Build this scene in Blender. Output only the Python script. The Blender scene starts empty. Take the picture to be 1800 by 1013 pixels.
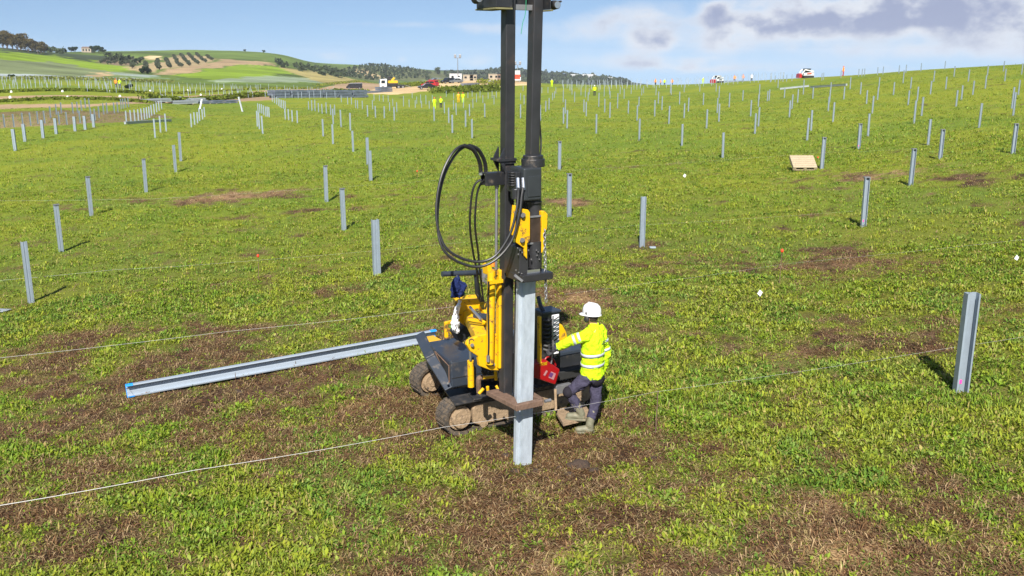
import bpy, bmesh, math, random
import numpy as np
from mathutils import Vector, Matrix
random.seed(7); rng = np.random.default_rng(11)
SC = bpy.context.scene
COL = SC.collection
# ------------------------------------------------------------------ camera
F = 1675.0; HC = 5.16; CX, CY, YH = 900.0, 506.5, 105.0     # focal length in photo pixels, height above ground
PITCH = math.atan((CY - YH) / F); cp, sp = math.cos(PITCH), math.sin(PITCH)
cam_d = bpy.data.cameras.new('camera'); cam = bpy.data.objects.new('camera', cam_d); COL.objects.link(cam)
cam_d.sensor_width = 36; cam_d.lens = 36 * F / 1800; cam_d.clip_start = .1; cam_d.clip_end = 9000
cam.location = (0, 0, HC); cam.rotation_euler = (math.pi / 2 - PITCH, 0, 0)
SC.camera = cam
# ------------------------------------------------------------------ sun, sky, exposure
EXPO = 1.1
SUN_EL = math.radians(41); SUN_DIR = Vector((.10, 1.0, 0)).normalized() * math.cos(SUN_EL) + Vector((0, 0, -math.sin(SUN_EL)))
sun_d = bpy.data.lights.new('sun', 'SUN'); sun_d.energy = 4.3; sun_d.angle = math.radians(.53); sun_d.color = (1, .95, .87)
sun = bpy.data.objects.new('sun', sun_d); COL.objects.link(sun)
sun.rotation_euler = SUN_DIR.to_track_quat('-Z', 'Y').to_euler(); sun.location = (-5, -40, 40)
SC.view_settings.view_transform = 'Standard'; SC.view_settings.look = 'None'
SC.view_settings.exposure = EXPO; SC.view_settings.gamma = 1; SC.view_settings.use_curve_mapping = False
SC.cycles.max_bounces = 6; SC.cycles.transparent_max_bounces = 8; SC.cycles.diffuse_bounces = 3
SC.cycles.volume_bounces = 0
W = bpy.data.worlds.new('World'); SC.world = W; W.use_nodes = True
nt = W.node_tree; nt.nodes.clear()
def N(t, **k):
    n = nt.nodes.new(t)
    for a, b in k.items(): setattr(n, a, b)
    return n
def mth(op, a, b=None, c=None):
    n = N('ShaderNodeMath', operation=op)
    for i, v in enumerate((a, b, c)):
        if v is None: continue
        if isinstance(v, (int, float)): n.inputs[i].default_value = v
        else: nt.links.new(v, n.inputs[i])
    return n.outputs[0]
SKY = .0625
def build_world():
    L = nt.links.new
    tc = N('ShaderNodeTexCoord'); sx = N('ShaderNodeSeparateXYZ'); L(tc.outputs['Generated'], sx.inputs[0])
    X, Y, Z = sx.outputs
    # the sky of a clear humid spring day: look a little higher into the model so that the horizon stays blue-white
    zz = mth('ADD', mth('MULTIPLY', mth('MAXIMUM', Z, 0.0), 1.25), .15)
    cv = N('ShaderNodeCombineXYZ'); L(X, cv.inputs[0]); L(Y, cv.inputs[1]); L(zz, cv.inputs[2])
    nv = N('ShaderNodeVectorMath', operation='NORMALIZE'); L(cv.outputs[0], nv.inputs[0])
    sky = N('ShaderNodeTexSky', sky_type='NISHITA', sun_disc=False)
    sky.sun_elevation = SUN_EL; sky.sun_rotation = math.radians(185.7)
    sky.air_density = 1.0; sky.dust_density = .6; sky.ozone_density = 2.2; sky.altitude = 200
    L(nv.outputs[0], sky.inputs[0])
    az = mth('ARCTAN2', X, Y); el = mth('ARCSINE', Z)
    def noise(scale, det, rough, sz=2.2, off=0.0):
        m = N('ShaderNodeMapping'); m.inputs['Scale'].default_value = (1, 1, sz); m.inputs['Location'].default_value = (off, off * .7, off * .3)
        L(tc.outputs['Generated'], m.inputs[0])
        t = N('ShaderNodeTexNoise'); t.inputs['Scale'].default_value = scale; t.inputs['Detail'].default_value = det; t.inputs['Roughness'].default_value = rough
        L(m.outputs[0], t.inputs['Vector']); return t.outputs['Fac']
    n1 = noise(11, 9, .56, 1.6); n2 = noise(30, 7, .55, 1.5, 3.1); n3 = noise(5, 6, .62, 5.0, 7.7)
    def blob(a, e, ra, re, amp):
        da = mth('DIVIDE', mth('SUBTRACT', az, a), ra); de = mth('DIVIDE', mth('SUBTRACT', el, e), re)
        d2 = mth('ADD', mth('MULTIPLY', da, da), mth('MULTIPLY', de, de))
        return mth('MULTIPLY', mth('POWER', 2.718, mth('MULTIPLY', d2, -1.0)), amp)
    def px(x, y): return math.atan((x - CX) / F), (YH - y) / F * .96
    blobs = [(1460, 42, 200, 28, 1.15), (1330, 52, 90, 26, .6), (1640, 22, 120, 24, .7), (1138, 76, 42, 20, 1.0), (1255, 80, 45, 20, .55), (1245, 25, 22, 16, .5), (1010, 60, 100, 24, .42), (1090, 28, 90, 22, .40),
             (1550, 92, 230, 16, .42), (1250, 118, 260, 13, .40), (1060, 104, 110, 13, .34), (1400, 8, 200, 10, .4), (830, 108, 45, 16, .45), (605, 102, 40, 12, .38), (712, 105, 14, 8, .4), (1740, 60, 90, 40, .55), (720, 45, 130, 8, .36), (850, 55, 60, 12, .3), (70, 60, 50, 6, .2)]
    tot = None
    for x, y, rx, ry, a in blobs:
        A, E = px(x, y); b = blob(A, E, rx / F, ry / F, a)
        tot = b if tot is None else mth('ADD', tot, b)
    fld = mth('ADD', mth('MULTIPLY', mth('SUBTRACT', n1, .5), 1.0), mth('MULTIPLY', mth('SUBTRACT', n2, .5), .85))
    general = mth('MULTIPLY', mth('MAXIMUM', mth('SUBTRACT', n3, .56), 0), 2.2)     # fair-weather cloud everywhere else
    dens = mth('ADD', mth('MULTIPLY', tot, mth('ADD', 1.0, mth('MULTIPLY', fld, 1.6))), general)
    mr = N('ShaderNodeMapRange', interpolation_type='SMOOTHSTEP'); mr.inputs['From Min'].default_value = .16; mr.inputs['From Max'].default_value = .72
    L(dens, mr.inputs[0]); cov = mth('MULTIPLY', mr.outputs[0], .92)
    sh = N('ShaderNodeMapRange', interpolation_type='SMOOTHSTEP'); sh.inputs['From Min'].default_value = .36; sh.inputs['From Max'].default_value = 1.28
    L(mth('ADD', dens, mth('MULTIPLY', mth('SUBTRACT', n2, .5), 1.1)), sh.inputs[0])
    cc = N('ShaderNodeMix', data_type='RGBA'); L(sh.outputs[0], cc.inputs[0])
    lit = (.86, .88, .93); shd = (.38, .42, .59); k = 1 / SKY / (2 ** EXPO)
    cc.inputs[6].default_value = (*[v * k for v in lit], 1); cc.inputs[7].default_value = (*[v * k for v in shd], 1)
    mx = N('ShaderNodeMix', data_type='RGBA'); L(cov, mx.inputs[0]); L(sky.outputs[0], mx.inputs[6]); L(cc.outputs[2], mx.inputs[7])
    bg = N('ShaderNodeBackground'); bg.inputs[1].default_value = SKY; L(mx.outputs[2], bg.inputs[0])
    o = N('ShaderNodeOutputWorld'); L(bg.outputs[0], o.inputs[0])
build_world()
# ------------------------------------------------------------------ view geometry helpers (photo pixel <-> place)
def ray(px, py):
    a = (px - CX) / F; b = -(py - CY) / F
    return np.array([a, cp + b * sp, -sp + b * cp])
def ground0(px, py, z=0.0):
    d = ray(px, py); t = (z - HC) / d[2]; return np.array([0, 0, HC]) + d * t
def proj(x, y, z):
    q = z - HC; zc = y * cp - q * sp; yc = y * sp + q * cp
    return CX + F * x / zc, CY - F * yc / zc
# ------------------------------------------------------------------ terrain: a thin-plate surface through surveyed spots (bearing, distance, level)
CPS = []
def cpt(px, D, py=None, z=None):
    if z is None:
        d = ray(px, py); z = HC + d[2] * D / d[1]
    CPS.append(((px - CX) / F * (D * cp + (HC - z) * sp), D, z))
for _px in (-600, 0, 450, 900, 1350, 1800, 2400):
    for _D in (3, 6, 11):
        _z = .05 * (_px - 900) / F * _D; cpt(_px, _D, z=_z if _px > 900 else _z * .8)
for a in [(900, 14, 0), (780, 15.5, 0), (1020, 13.5, 0.02), (55, 18.5, -.6), (150, 35, -.85), (27, 65, -1), (0, 800, 9), (0, 3000, -60), (-400, 18, -.8), (-400, 65, -1.2), (-400, 115, -.7), (-400, 200, .5),
          (-400, 300, 3), (-400, 450, 11), (-400, 600, 17), (-400, 1200, 10), (-400, 3000, -60), (350, 40, -.8), (350, 1300, 6), (350, 3000, -80), (500, 1200, 3), (620, 45, -.5),
          (650, 1800, -25), (620, 3000, -80), (760, 600, -14), (850, 600, -20), (850, 1200, -32), (850, 3000, -90), (1000, 60, -.1), (1000, 420, -9), (1000, 800, -30), (1000, 3000, -90),
          (1130, 400, -12), (1130, 800, -40), (1130, 3000, -100), (1400, 60, .7), (1400, 330, -6), (1400, 800, -45), (1400, 3000, -110), (1517, 30, .5), (1600, 260, -2), (1600, 800, -45),
          (1800, 40, 1.6), (1800, 220, 1.5), (1800, 600, -35), (1800, 3000, -110), (2300, 60, 3.5), (2300, 110, 6.5), (2300, 300, 3), (2300, 800, -30), (2300, 3000, -110)]:
    cpt(a[0], a[1], z=a[2])
for a in [(0, 115, 188), (0, 160, 161), (0, 200, 145), (0, 280, 135), (0, 350, 116), (0, 450, 93), (0, 550, 85), (170, 120, 183), (170, 170, 160), (170, 290, 139), (170, 430, 121), (150, 560, 104), (150, 700, 92),
          (350, 101, 215), (350, 150, 184), (350, 220, 158), (350, 350, 140), (350, 450, 126), (350, 600, 110), (350, 700, 100), (350, 900, 88), (500, 100, 213), (500, 180, 172), (500, 250, 158), (500, 400, 140),
          (500, 650, 116), (500, 850, 98), (620, 90, 210), (620, 150, 186), (620, 200, 170), (620, 318, 157), (620, 450, 146), (620, 900, 134), (650, 1200, 115), (763, 87, 213), (775, 167, 188), (748, 245, 157),
          (750, 330, 146), (760, 1250, 128), (850, 100, 204), (850, 200, 166), (850, 270, 151), (850, 350, 141), (850, 1900, 124), (1000, 120, 190), (1000, 180, 166), (1000, 260, 149), (1000, 1800, 131),
          (1130, 177, 164), (1130, 250, 149), (1160, 1800, 152), (1300, 110, 180), (1400, 130, 160), (1400, 200, 138), (1600, 80, 180), (1600, 150, 125), (1800, 80, 160), (1800, 126, 116)]:
    cpt(a[0], a[1], py=a[2])
CPS = np.array(CPS)
def feat(x, y):
    az = np.arctan2(x, y); r = np.hypot(x, y)
    back = np.clip((np.abs(az) - .75) / 2.2, 0, 1)
    return np.stack([np.clip(az, -.75, .75) * (1 - back * back * (3 - 2 * back)) * 4.0, np.log(np.maximum(r, 1.5))], -1)
def phi(d2): return d2 * np.log(d2 + 1e-9) * .5
_X = feat(CPS[:, 0], CPS[:, 1]); _n = len(_X)
_A = np.zeros((_n + 3, _n + 3)); _A[:_n, :_n] = phi(((_X[:, None] - _X[None]) ** 2).sum(-1)) + np.eye(_n) * .002
_A[:_n, _n] = 1; _A[:_n, _n + 1:] = _X; _A[_n, :_n] = 1; _A[_n + 1:, :_n] = _X.T
_Wt = np.linalg.solve(_A, np.concatenate([CPS[:, 2], [0, 0, 0]]))
def zsmooth(x, y):
    x = np.asarray(x, float); y = np.asarray(y, float); sh = x.shape
    Q = feat(x.ravel(), y.ravel()); out = np.empty(len(Q))
    X2 = (_X ** 2).sum(1)
    for i in range(0, len(Q), 20000):
        q = Q[i:i + 20000]
        d2 = np.maximum((q ** 2).sum(1)[:, None] + X2[None] - 2 * q @ _X.T, 0)
        out[i:i + 20000] = phi(d2) @ _Wt[:_n] + _Wt[_n] + q @ _Wt[_n + 1:]
    return out.reshape(sh)
def _hash(ix, iy, seed):
    h = (ix.astype(np.int64) * 374761393 + iy.astype(np.int64) * 668265263 + seed * 1442695041) & 0x7fffffff
    h = ((h ^ (h >> 13)) * 1274126177) & 0x7fffffff
    return ((h ^ (h >> 16)) & 0xffff) / 65535.0
def vnoise(x, y, s, seed):
    x = np.asarray(x) / s; y = np.asarray(y) / s
    ix = np.floor(x); iy = np.floor(y); fx = x - ix; fy = y - iy
    fx = fx * fx * (3 - 2 * fx); fy = fy * fy * (3 - 2 * fy); ix = ix.astype(int); iy = iy.astype(int)
    return (_hash(ix, iy, seed) * (1 - fx) + _hash(ix + 1, iy, seed) * fx) * (1 - fy) + (_hash(ix, iy + 1, seed) * (1 - fx) + _hash(ix + 1, iy + 1, seed) * fx) * fy
def fbm(x, y, s, seed, o=4):
    t = 0; a = .5; n = 0
    xr = x * .8 - y * .6; yr = x * .6 + y * .8
    for k in range(o):
        t = t + a * vnoise(xr, yr, s, seed + k); n += a; a *= .55; s *= .5; xr, yr = xr * .8 - yr * .6, xr * .6 + yr * .8
    return t / n
def zt(x, y):
    x = np.asarray(x, float); y = np.asarray(y, float); r = np.hypot(x, y)
    fade = np.clip(1 - (r - 60) / 140, 0, 1)
    return zsmooth(x, y) + (.07 * (fbm(x, y, 2.2, 5) - .5) + .05 * (fbm(x, y, .45, 9, 3) - .5)) * fade + np.clip((r - 150) / 300, 0, 1) * 1.4 * (fbm(x, y, 70, 21, 3) - .5)
_D = np.exp(np.linspace(math.log(4), math.log(3200), 700))
def at(px, py, dz=0.0):
    """where the view ray of a photo pixel meets the ground (dz above it)"""
    d = ray(px, py); xs = d[0] / d[1] * _D; zr = HC + d[2] / d[1] * _D
    dif = zr - zsmooth(xs, _D) - dz
    k = np.nonzero(dif <= 0)[0]
    if len(k): i = k[0]
    else: i = int(np.argmin(dif[:650] / _D[:650]))
    D = _D[i]
    if i > 0 and len(k): t = dif[i - 1] / (dif[i - 1] - dif[i]); D = _D[i - 1] + t * (_D[i] - _D[i - 1])
    x = d[0] / d[1] * D
    return np.array([x, D, float(zt(x, D)) + dz])
def atD(px, D):
    z = float(zsmooth((px - CX) / F * D, D)); x = (px - CX) / F * (D * cp + (HC - z) * sp)
    return np.array([x, D, float(zt(x, D))])
# ------------------------------------------------------------------ what grows where
def gauss_patches(lst):
    out = []
    for px, py, rx, ry, a in lst:
        p = at(px, py); out.append((p[0], p[1], rx, ry, a))
    return out
BROWN = gauss_patches([(140, 590, 1.5, .7, .95), (60, 640, 1.6, .6, .7), (330, 640, 2.2, .9, .75), (560, 640, 1.6, 1.0, .75), (430, 690, 2.4, .6, .7), (640, 720, 1.8, .8, .85), (700, 790, 1.4, .6, .7), (180, 740, 1.8, .5, .6), (480, 800, 1.6, .4, .45),
    (850, 800, 1.2, .5, .75), (1000, 790, 1.0, .5, .8), (930, 870, 1.0, .5, .85), (1100, 780, .9, .5, .6), (1230, 880, 1.2, .5, .55), (1420, 930, .9, .45, .95), (1080, 900, .7, .3, .6), (650, 900, .8, .4, .5), (420, 950, .8, .3, .55), (100, 960, .8, .3, .5), (850, 970, .9, .3, .5),
    (1480, 460, 2.0, 1.1, .9), (1100, 750, .6, .4, .7), (1410, 445, 1.2, .8, .6), (1620, 620, .8, .5, .35), (1550, 310, 4.0, 2.0, .6), (1690, 310, 3, 1.5, .55), (400, 346, 3.6, 1.3, .95), (320, 350, 1.5, .8, .6), (480, 380, 2.5, .8, .6), (330, 410, 2, .6, .45), (1010, 355, .8, 1.0, .8), (1020, 525, .7, .6, .9), (850, 590, 1.2, .9, .5), (1780, 560, 1.5, .8, .3),
    (60, 420, 2.5, 1.2, .35), (1450, 620, .9, .4, .5), (1270, 980, 1.0, .3, .5), (1600, 780, .5, .3, .4), (1700, 960, .6, .25, .5)])
TAN = gauss_patches([(1460, 985, .7, .25, 1.0), (990, 985, .35, .15, .9), (400, 346, 2.6, .9, .9), (470, 340, 2, .5, .6), (1600, 300, 3, 1.2, .7), (1010, 355, .6, .7, .8), (1020, 525, .6, .45, .9), (640, 712, .35, .15, .8), (1490, 880, .5, .2, .6), (1480, 465, .8, .3, .3), (1780, 960, .4, .2, .7), (860, 560, .8, .4, .5), (330, 350, 1.2, .5, .7)])
def gsum(x, y, L):
    t = np.zeros_like(x)
    for gx, gy, rx, ry, a in L:
        c_, s_ = .9, .43
        dx = (x - gx) * c_ + (y - gy) * s_; dy = -(x - gx) * s_ + (y - gy) * c_
        t = np.maximum(t, a * np.exp(-(dx / rx) ** 2 - (dy / (ry * 1.6)) ** 2))
    return t
def cover(x, y):
    """0 bare or dead ... 1 dense green"""
    x = np.asarray(x, float); y = np.asarray(y, float)
    r = np.hypot(x, y)
    b = gsum(x, y, BROWN)
    n = fbm(x, y, 1.3, 31, 4) * .6 + fbm(x, y, .35, 41, 3) * .4
    big = fbm(x, y, 7, 51, 3)
    near = np.clip(1 - (r - 12) / 22, 0, 1)
    c = .86 - .14 * near - b * .84 + (n - .5) * (2.0 + .8 * near) + (big - .5) * .5 + .12 * np.clip((x - 1.5) / 4, 0, 1) * near
    return np.clip(c, 0, 1)
def sm(a, b, t): t = np.clip((t - a) / (b - a), 0, 1); return t * t * (3 - 2 * t)
def mixc(a, b, t): return a * (1 - t[:, None]) + b * t[:, None]
SOIL_D = np.array([.050, .029, .018]); SOIL_M = np.array([.125, .073, .042]); SOIL_T = np.array([.33, .21, .11])
GR_Y = np.array([.205, .232, .020]); GR_G = np.array([.135, .192, .020])
POLYS = []
def land(col, pts, rag=.010):
    w = [at(*p)[:2] for p in pts]; POLYS.append((np.array(col), feat(np.array([p[0] for p in w]), np.array([p[1] for p in w])), rag))
BRI = (.17, .25, .015); MID = (.095, .14, .025); OLV = (.05, .07, .03); TANC = (.36, .25, .125); BLU = (.30, .34, .33); ROAD = (.33, .23, .135)
land(OLV, [(0, 84), (80, 86), (170, 97), (250, 112), (200, 112), (90, 98), (0, 91)])
land(BRI, [(-60, 90), (0, 91), (90, 97), (170, 108), (280, 122), (200, 124), (100, 110), (0, 104), (-60, 100)])
land((.15, .18, .08), [(-60, 100), (0, 104), (100, 110), (200, 124), (250, 131), (230, 134), (100, 134), (0, 130), (-60, 128)])
land(BLU, [(-60, 129), (0, 130), (100, 132), (250, 138), (230, 141), (100, 139), (0, 136), (-60, 135)])
land((.2, .24, .2), [(185, 127), (260, 132), (300, 138), (240, 136)])
land((.4, .28, .15), [(155, 134), (185, 127), (195, 128), (180, 135)])
land((.22, .165, .10), [(170, 109), (200, 103), (250, 103), (255, 108), (215, 116), (190, 113)])
land((.30, .23, .12), [(215, 120), (260, 112), (320, 98), (345, 97), (382, 105), (330, 118), (265, 127)])
land((.31, .22, .12), [(265, 130), (330, 118), (385, 106), (470, 108), (490, 116), (420, 114), (360, 122), (300, 132)])
land(BRI, [(300, 134), (360, 123), (420, 115), (490, 117), (540, 128), (440, 138), (370, 140)])
land((.22, .27, .17), [(370, 141), (470, 132), (560, 140), (560, 146), (380, 146)])
land((.30, .25, .09), [(490, 117), (540, 124), (640, 143), (600, 150), (560, 144)])
land((.6, .44, .24), [(252, 100), (278, 99), (284, 102), (258, 105)])
land((.11, .12, .045), [(540, 118), (650, 113), (760, 126), (880, 123), (880, 139), (760, 143), (650, 143)])
land((.38, .28, .15), [(615, 125), (640, 122), (668, 135), (682, 140), (640, 132)])
land(ROAD, [(-80, 170), (0, 170), (200, 170), (420, 164), (560, 156), (700, 147), (700, 153), (560, 161), (420, 168), (200, 176), (0, 178), (-80, 178)], .003)
land(ROAD, [(-80, 184), (0, 184), (150, 184), (330, 176), (480, 170), (480, 175), (330, 180), (150, 189), (0, 192), (-80, 192)], .003)
land((.50, .36, .19), [(640, 165), (660, 156), (700, 150), (790, 141), (870, 137), (950, 141), (950, 149), (860, 153), (800, 160), (760, 160), (690, 166)], .004)
land((.2, .15, .075), [(-60, 198), (0, 196), (150, 192), (280, 198), (320, 205), (180, 215), (0, 222), (-60, 222)], .012)
def inpoly(Q, P):
    c = np.zeros(len(Q), bool); j = len(P) - 1
    for i in range(len(P)):
        xi, yi = P[i]; xj, yj = P[j]
        if yi != yj: c ^= ((yi > Q[:, 1]) != (yj > Q[:, 1])) & (Q[:, 0] < (xj - xi) * (Q[:, 1] - yi) / (yj - yi) + xi)
        j = i
    return c
def ground_colour(x, y):
    r = np.hypot(x, y); c = cover(x, y)
    n1 = fbm(x, y, 3.0, 61, 4); n2 = fbm(x, y, .22, 71, 3); n3 = fbm(x, y, 14, 81, 3)
    soil = mixc(np.repeat(SOIL_D[None], len(x), 0), SOIL_M, sm(.3, .75, n2))
    dry = np.clip(sm(.55, .8, n1) * .35 + gsum(x, y, TAN), 0, 1)
    soil = mixc(soil, SOIL_T, dry * sm(.15, .55, n2))
    grass = mixc(np.repeat(GR_Y[None], len(x), 0), GR_G, sm(.35, .7, n3 * .5 + n1 * .5))
    far = sm(14, 45, r)
    grass = grass * (.88 + .12 * far)[:, None]
    col = mixc(soil, grass, sm(.20, .60, c) * (.62 + .38 * far))
    hill = sm(230, 330, r) * (1 - sm(.0, .25, np.arctan2(x, y)))
    nb = fbm(x, y, 60, 91, 4)
    col = mixc(col, np.array(MID), hill)
    col = col * (1 + hill * ((nb - .5) * 1.3 + (fbm(x, y, 14, 93, 4) - .5) * 1.0))[:, None]
    wood = sm(1350, 1500, r); col = mixc(col, np.array([.035, .05, .025]), wood * (.75 + .25 * nb))
    Q = feat(x, y)
    jx = (fbm(x, y, 9, 101, 3) - .5); jy = (fbm(x, y, 9, 103, 3) - .5)
    for pc, P, rag in POLYS:
        q = Q + np.stack([jx * rag * 8, jy * rag * 12], -1)
        k = inpoly(q, P)
        if k.any():
            t_ = fbm(x[k], y[k], 26, 111, 5) * .6 + fbm(x[k] * .25 + y[k] * .1, y[k], 5, 117, 3) * .4; col[k] = pc * (.25 + 1.5 * t_)[:, None]
    return np.clip(col, .005, .9)
# ------------------------------------------------------------------ materials
def mat(name, col, rough=.6, metal=0.0, noise=None, dirt=None, bump=None, spec=.5, attr=None, coat=0):
    m = bpy.data.materials.new(name); m.use_nodes = True; t = m.node_tree; b = t.nodes['Principled BSDF']; L = t.links.new
    b.inputs['Roughness'].default_value = rough; b.inputs['Metallic'].default_value = metal; b.inputs['Specular IOR Level'].default_value = spec
    b.inputs['Coat Weight'].default_value = coat
    tc = t.nodes.new('ShaderNodeTexCoord')
    def nz(scale, det=5, ro=.6):
        n = t.nodes.new('ShaderNodeTexNoise'); n.inputs['Scale'].default_value = scale; n.inputs['Detail'].default_value = det; n.inputs['Roughness'].default_value = ro
        L(tc.outputs['Object'], n.inputs['Vector']); return n.outputs['Fac']
    def rgb(c): 
        n = t.nodes.new('ShaderNodeRGB'); n.outputs[0].default_value = (*c, 1); return n.outputs[0]
    if attr:
        a = t.nodes.new('ShaderNodeAttribute'); a.attribute_name = attr; out = a.outputs['Color']
    else: out = rgb(col)
    if noise:
        sc, am = noise; r_ = t.nodes.new('ShaderNodeMapRange'); L(nz(sc), r_.inputs[0]); r_.inputs[1].default_value = .25; r_.inputs[2].default_value = .75
        r_.inputs[3].default_value = 1 - am; r_.inputs[4].default_value = 1 + am
        mm = t.nodes.new('ShaderNodeVectorMath'); mm.operation = 'SCALE'; L(out, mm.inputs[0]); L(r_.outputs[0], mm.inputs['Scale']); out = mm.outputs[0]
    if dirt:
        dc, lo, hi, sc = dirt; r_ = t.nodes.new('ShaderNodeMapRange'); L(nz(sc, 7, .65), r_.inputs[0]); r_.inputs[1].default_value = lo; r_.inputs[2].default_value = hi; r_.interpolation_type = 'SMOOTHSTEP'
        x = t.nodes.new('ShaderNodeMix'); x.data_type = 'RGBA'; L(r_.outputs[0], x.inputs[0]); L(out, x.inputs[6]); x.inputs[7].default_value = (*dc, 1); out = x.outputs[2]
        rr = t.nodes.new('ShaderNodeMapRange'); L(r_.outputs[0], rr.inputs[0]); rr.inputs[3].default_value = rough; rr.inputs[4].default_value = max(rough, .85); L(rr.outputs[0], b.inputs['Roughness'])
    L(out, b.inputs['Base Color'])
    if bump:
        sc, st, di = bump; bp = t.nodes.new('ShaderNodeBump'); bp.inputs['Strength'].default_value = st; bp.inputs['Distance'].default_value = di
        L(nz(sc, 6), bp.inputs['Height']); L(bp.outputs[0], b.inputs['Normal'])
    return m
MUD = (.27, .19, .115)
M = dict(
    ground=mat('ground_earth', (1, 1, 1), .95, noise=(14, .28), bump=(22, .9, .05), attr='tint', spec=.15),
    galv_new=mat('new_galvanised_steel', (.37, .42, .47), .45, .2, noise=(16, .20), dirt=((.30, .31, .29), .54, .80, 8)),
    galv=mat('galvanised_steel', (.25, .30, .35), .45, .25, noise=(9, .12), dirt=((.36, .37, .36), .60, .85, 5)),
    galv_far=mat('galvanised_steel_weathered', (.24, .29, .33), .5, .25, noise=(.6, .2)),
    yellow=mat('yellow_machine_paint', (.66, .37, .004), .38, 0, noise=(3, .07), dirt=((.13, .065, .02), .55, .66, 9), bump=(30, .06, .01)),
    black=mat('black_machine_paint', (.018, .019, .022), .42, 0, noise=(4, .3), dirt=((.13, .10, .07), .54, .80, 9)),
    mast=mat('worn_black_mast_steel', (.030, .030, .033), .38, .2, noise=(3, .35), dirt=((.06, .042, .035), .52, .75, 4)),
    navy=mat('slate_blue_paint', (.026, .034, .049), .40, 0, noise=(5, .15), dirt=((.15, .12, .09), .54, .82, 7)),
    rubber=mat('black_rubber', (.02, .02, .02), .6, 0, noise=(20, .2)),
    hose=mat('hydraulic_hose', (.016, .016, .017), .45),
    plate=mat('dusty_black_plate_painted_sheen', (.035, .036, .040), .35, .1, noise=(8, .3), dirt=((.16, .13, .10), .50, .80, 12)),  # dusty black, colour lightened to stand in for the plate's sheen
    track=mat('muddy_track_rubber', (.05, .043, .036), .85, 0, noise=(20, .3), dirt=((.13, .095, .062), .40, .66, 16), bump=(30, .4, .02)),
    mud=mat('mud_caked_steel', MUD, .95, 0, noise=(9, .3), dirt=((.06, .045, .035), .56, .72, 9), bump=(28, .7, .03)),
    rust=mat('rusty_steel_plate', (.16, .10, .07), .8, .2, noise=(14, .35), dirt=((.09, .05, .03), .5, .7, 20), bump=(40, .4, .01)),
    chrome=mat('bright_steel', (.62, .63, .65), .28, .9),
    steel=mat('dull_steel', (.25, .25, .26), .5, .6, noise=(12, .2)),
    slate=mat('black_grey_casing_paint', (.026, .030, .034), .42, 0, noise=(5, .2), dirt=((.09, .075, .06), .62, .85, 6)), darkbolt=mat('grimy_bolt', (.07, .068, .066), .55, .2), rustdark=mat('oily_dark_steel', (.045, .030, .022), .5, .2, noise=(9, .4)), beamsteel=mat('beam_steel', (.32, .37, .43), .45, .2, noise=(7, .12), dirt=((.30, .31, .31), .6, .85, 5)),
    red=mat('red_plastic', (.27, .006, .008), .32, 0, noise=(4, .1)),
    white=mat('white_plastic', (.66, .67, .68), .4, 0, noise=(9, .06), dirt=((.4, .36, .3), .66, .9, 6)),
    hivis=mat('hi_vis_yellow_fleece', (.46, .70, .015), .9, 0, noise=(7, .08), bump=(26, .35, .02), spec=.1),
    reflect=mat('silver_reflective_tape', (.55, .58, .63), .35, .3),
    trouser=mat('grey_purple_work_trousers', (.050, .046, .075), .9, 0, noise=(10, .18), bump=(24, .5, .02), spec=.1),
    trouser_dark=mat('black_trouser_patch', (.02, .018, .024), .9, 0, noise=(10, .2), bump=(24, .4, .02), spec=.1),
    boot=mat('olive_rubber_boot', (.15, .145, .095), .6, 0, dirt=((.24, .19, .12), .48, .68, 9), bump=(30, .2, .01)),
    skin=mat('skin', (.42, .22, .15), .55), hair=mat('dark_hair', (.03, .02, .015), .7),
    glove=mat('dark_work_glove', (.03, .03, .035), .85, 0, noise=(30, .3)),
    cloth_navy=mat('navy_cloth', (.012, .020, .075), .9, 0, noise=(14, .25), bump=(30, .4, .02), spec=.1),
    cloth_white=mat('white_cloth_bag', (.72, .72, .76), .85, 0, noise=(14, .08), bump=(24, .5, .02), spec=.1),
    blue=mat('bright_blue_paint', (.02, .28, .80), .5), orange=mat('orange_paint', (.85, .22, .02), .6), pink=mat('pink_spray_paint', (.85, .05, .32), .7), redcap=mat('orange_red_cap', (.75, .05, .015), .55),
    string=mat('white_string', (.48, .47, .45), .8), lichen=mat('head_plate_grime', (.16, .15, .07), .8, 0, noise=(10, .3)),
    wood=mat('pallet_wood', (.36, .29, .19), .85, 0, noise=(12, .2)),
    green=mat('green_wire', (.02, .25, .12), .5), label=mat('white_label', (.75, .75, .78), .5), canprint=mat('faded_can_print', (.34, .16, .17), .5), purple=mat('purple_label_print', (.10, .03, .12), .5),
    glass=mat('dark_window_glass', (.015, .02, .025), .08), carblack=mat('black_car_paint', (.012, .013, .018), .25, coat=.6), carred=mat('red_car_paint', (.35, .012, .012), .3, coat=.6), cargrey=mat('grey_car_paint', (.16, .18, .2), .3, .3, coat=.6),
    carwhite=mat('white_vehicle_paint', (.6, .6, .6), .35, noise=(2, .05)), tyre=mat('tyre_rubber', (.02, .02, .02), .8), bluesteel=mat('stacked_pile_steel', (.16, .19, .24), .5, .35, noise=(1.2, .3)), palesteel=mat('pale_stacked_steel', (.34, .37, .40), .45, .3, noise=(1.2, .12)),
    wall=mat('cream_plaster', (.33, .28, .21), .9, noise=(.3, .1)), roof=mat('clay_roof', (.17, .12, .09), .9), farwhite=mat('white_shed_cladding', (.50, .50, .50), .6),
    bark=mat('tree_bark', (.09, .07, .05), .95), orangecloth=mat('orange_hi_vis_cloth', (.90, .25, .02), .85), darkcloth=mat('dark_work_cloth', (.02, .02, .025), .9), hardhat=mat('orange_hard_hat', (.6, .10, .03), .5))
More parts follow.
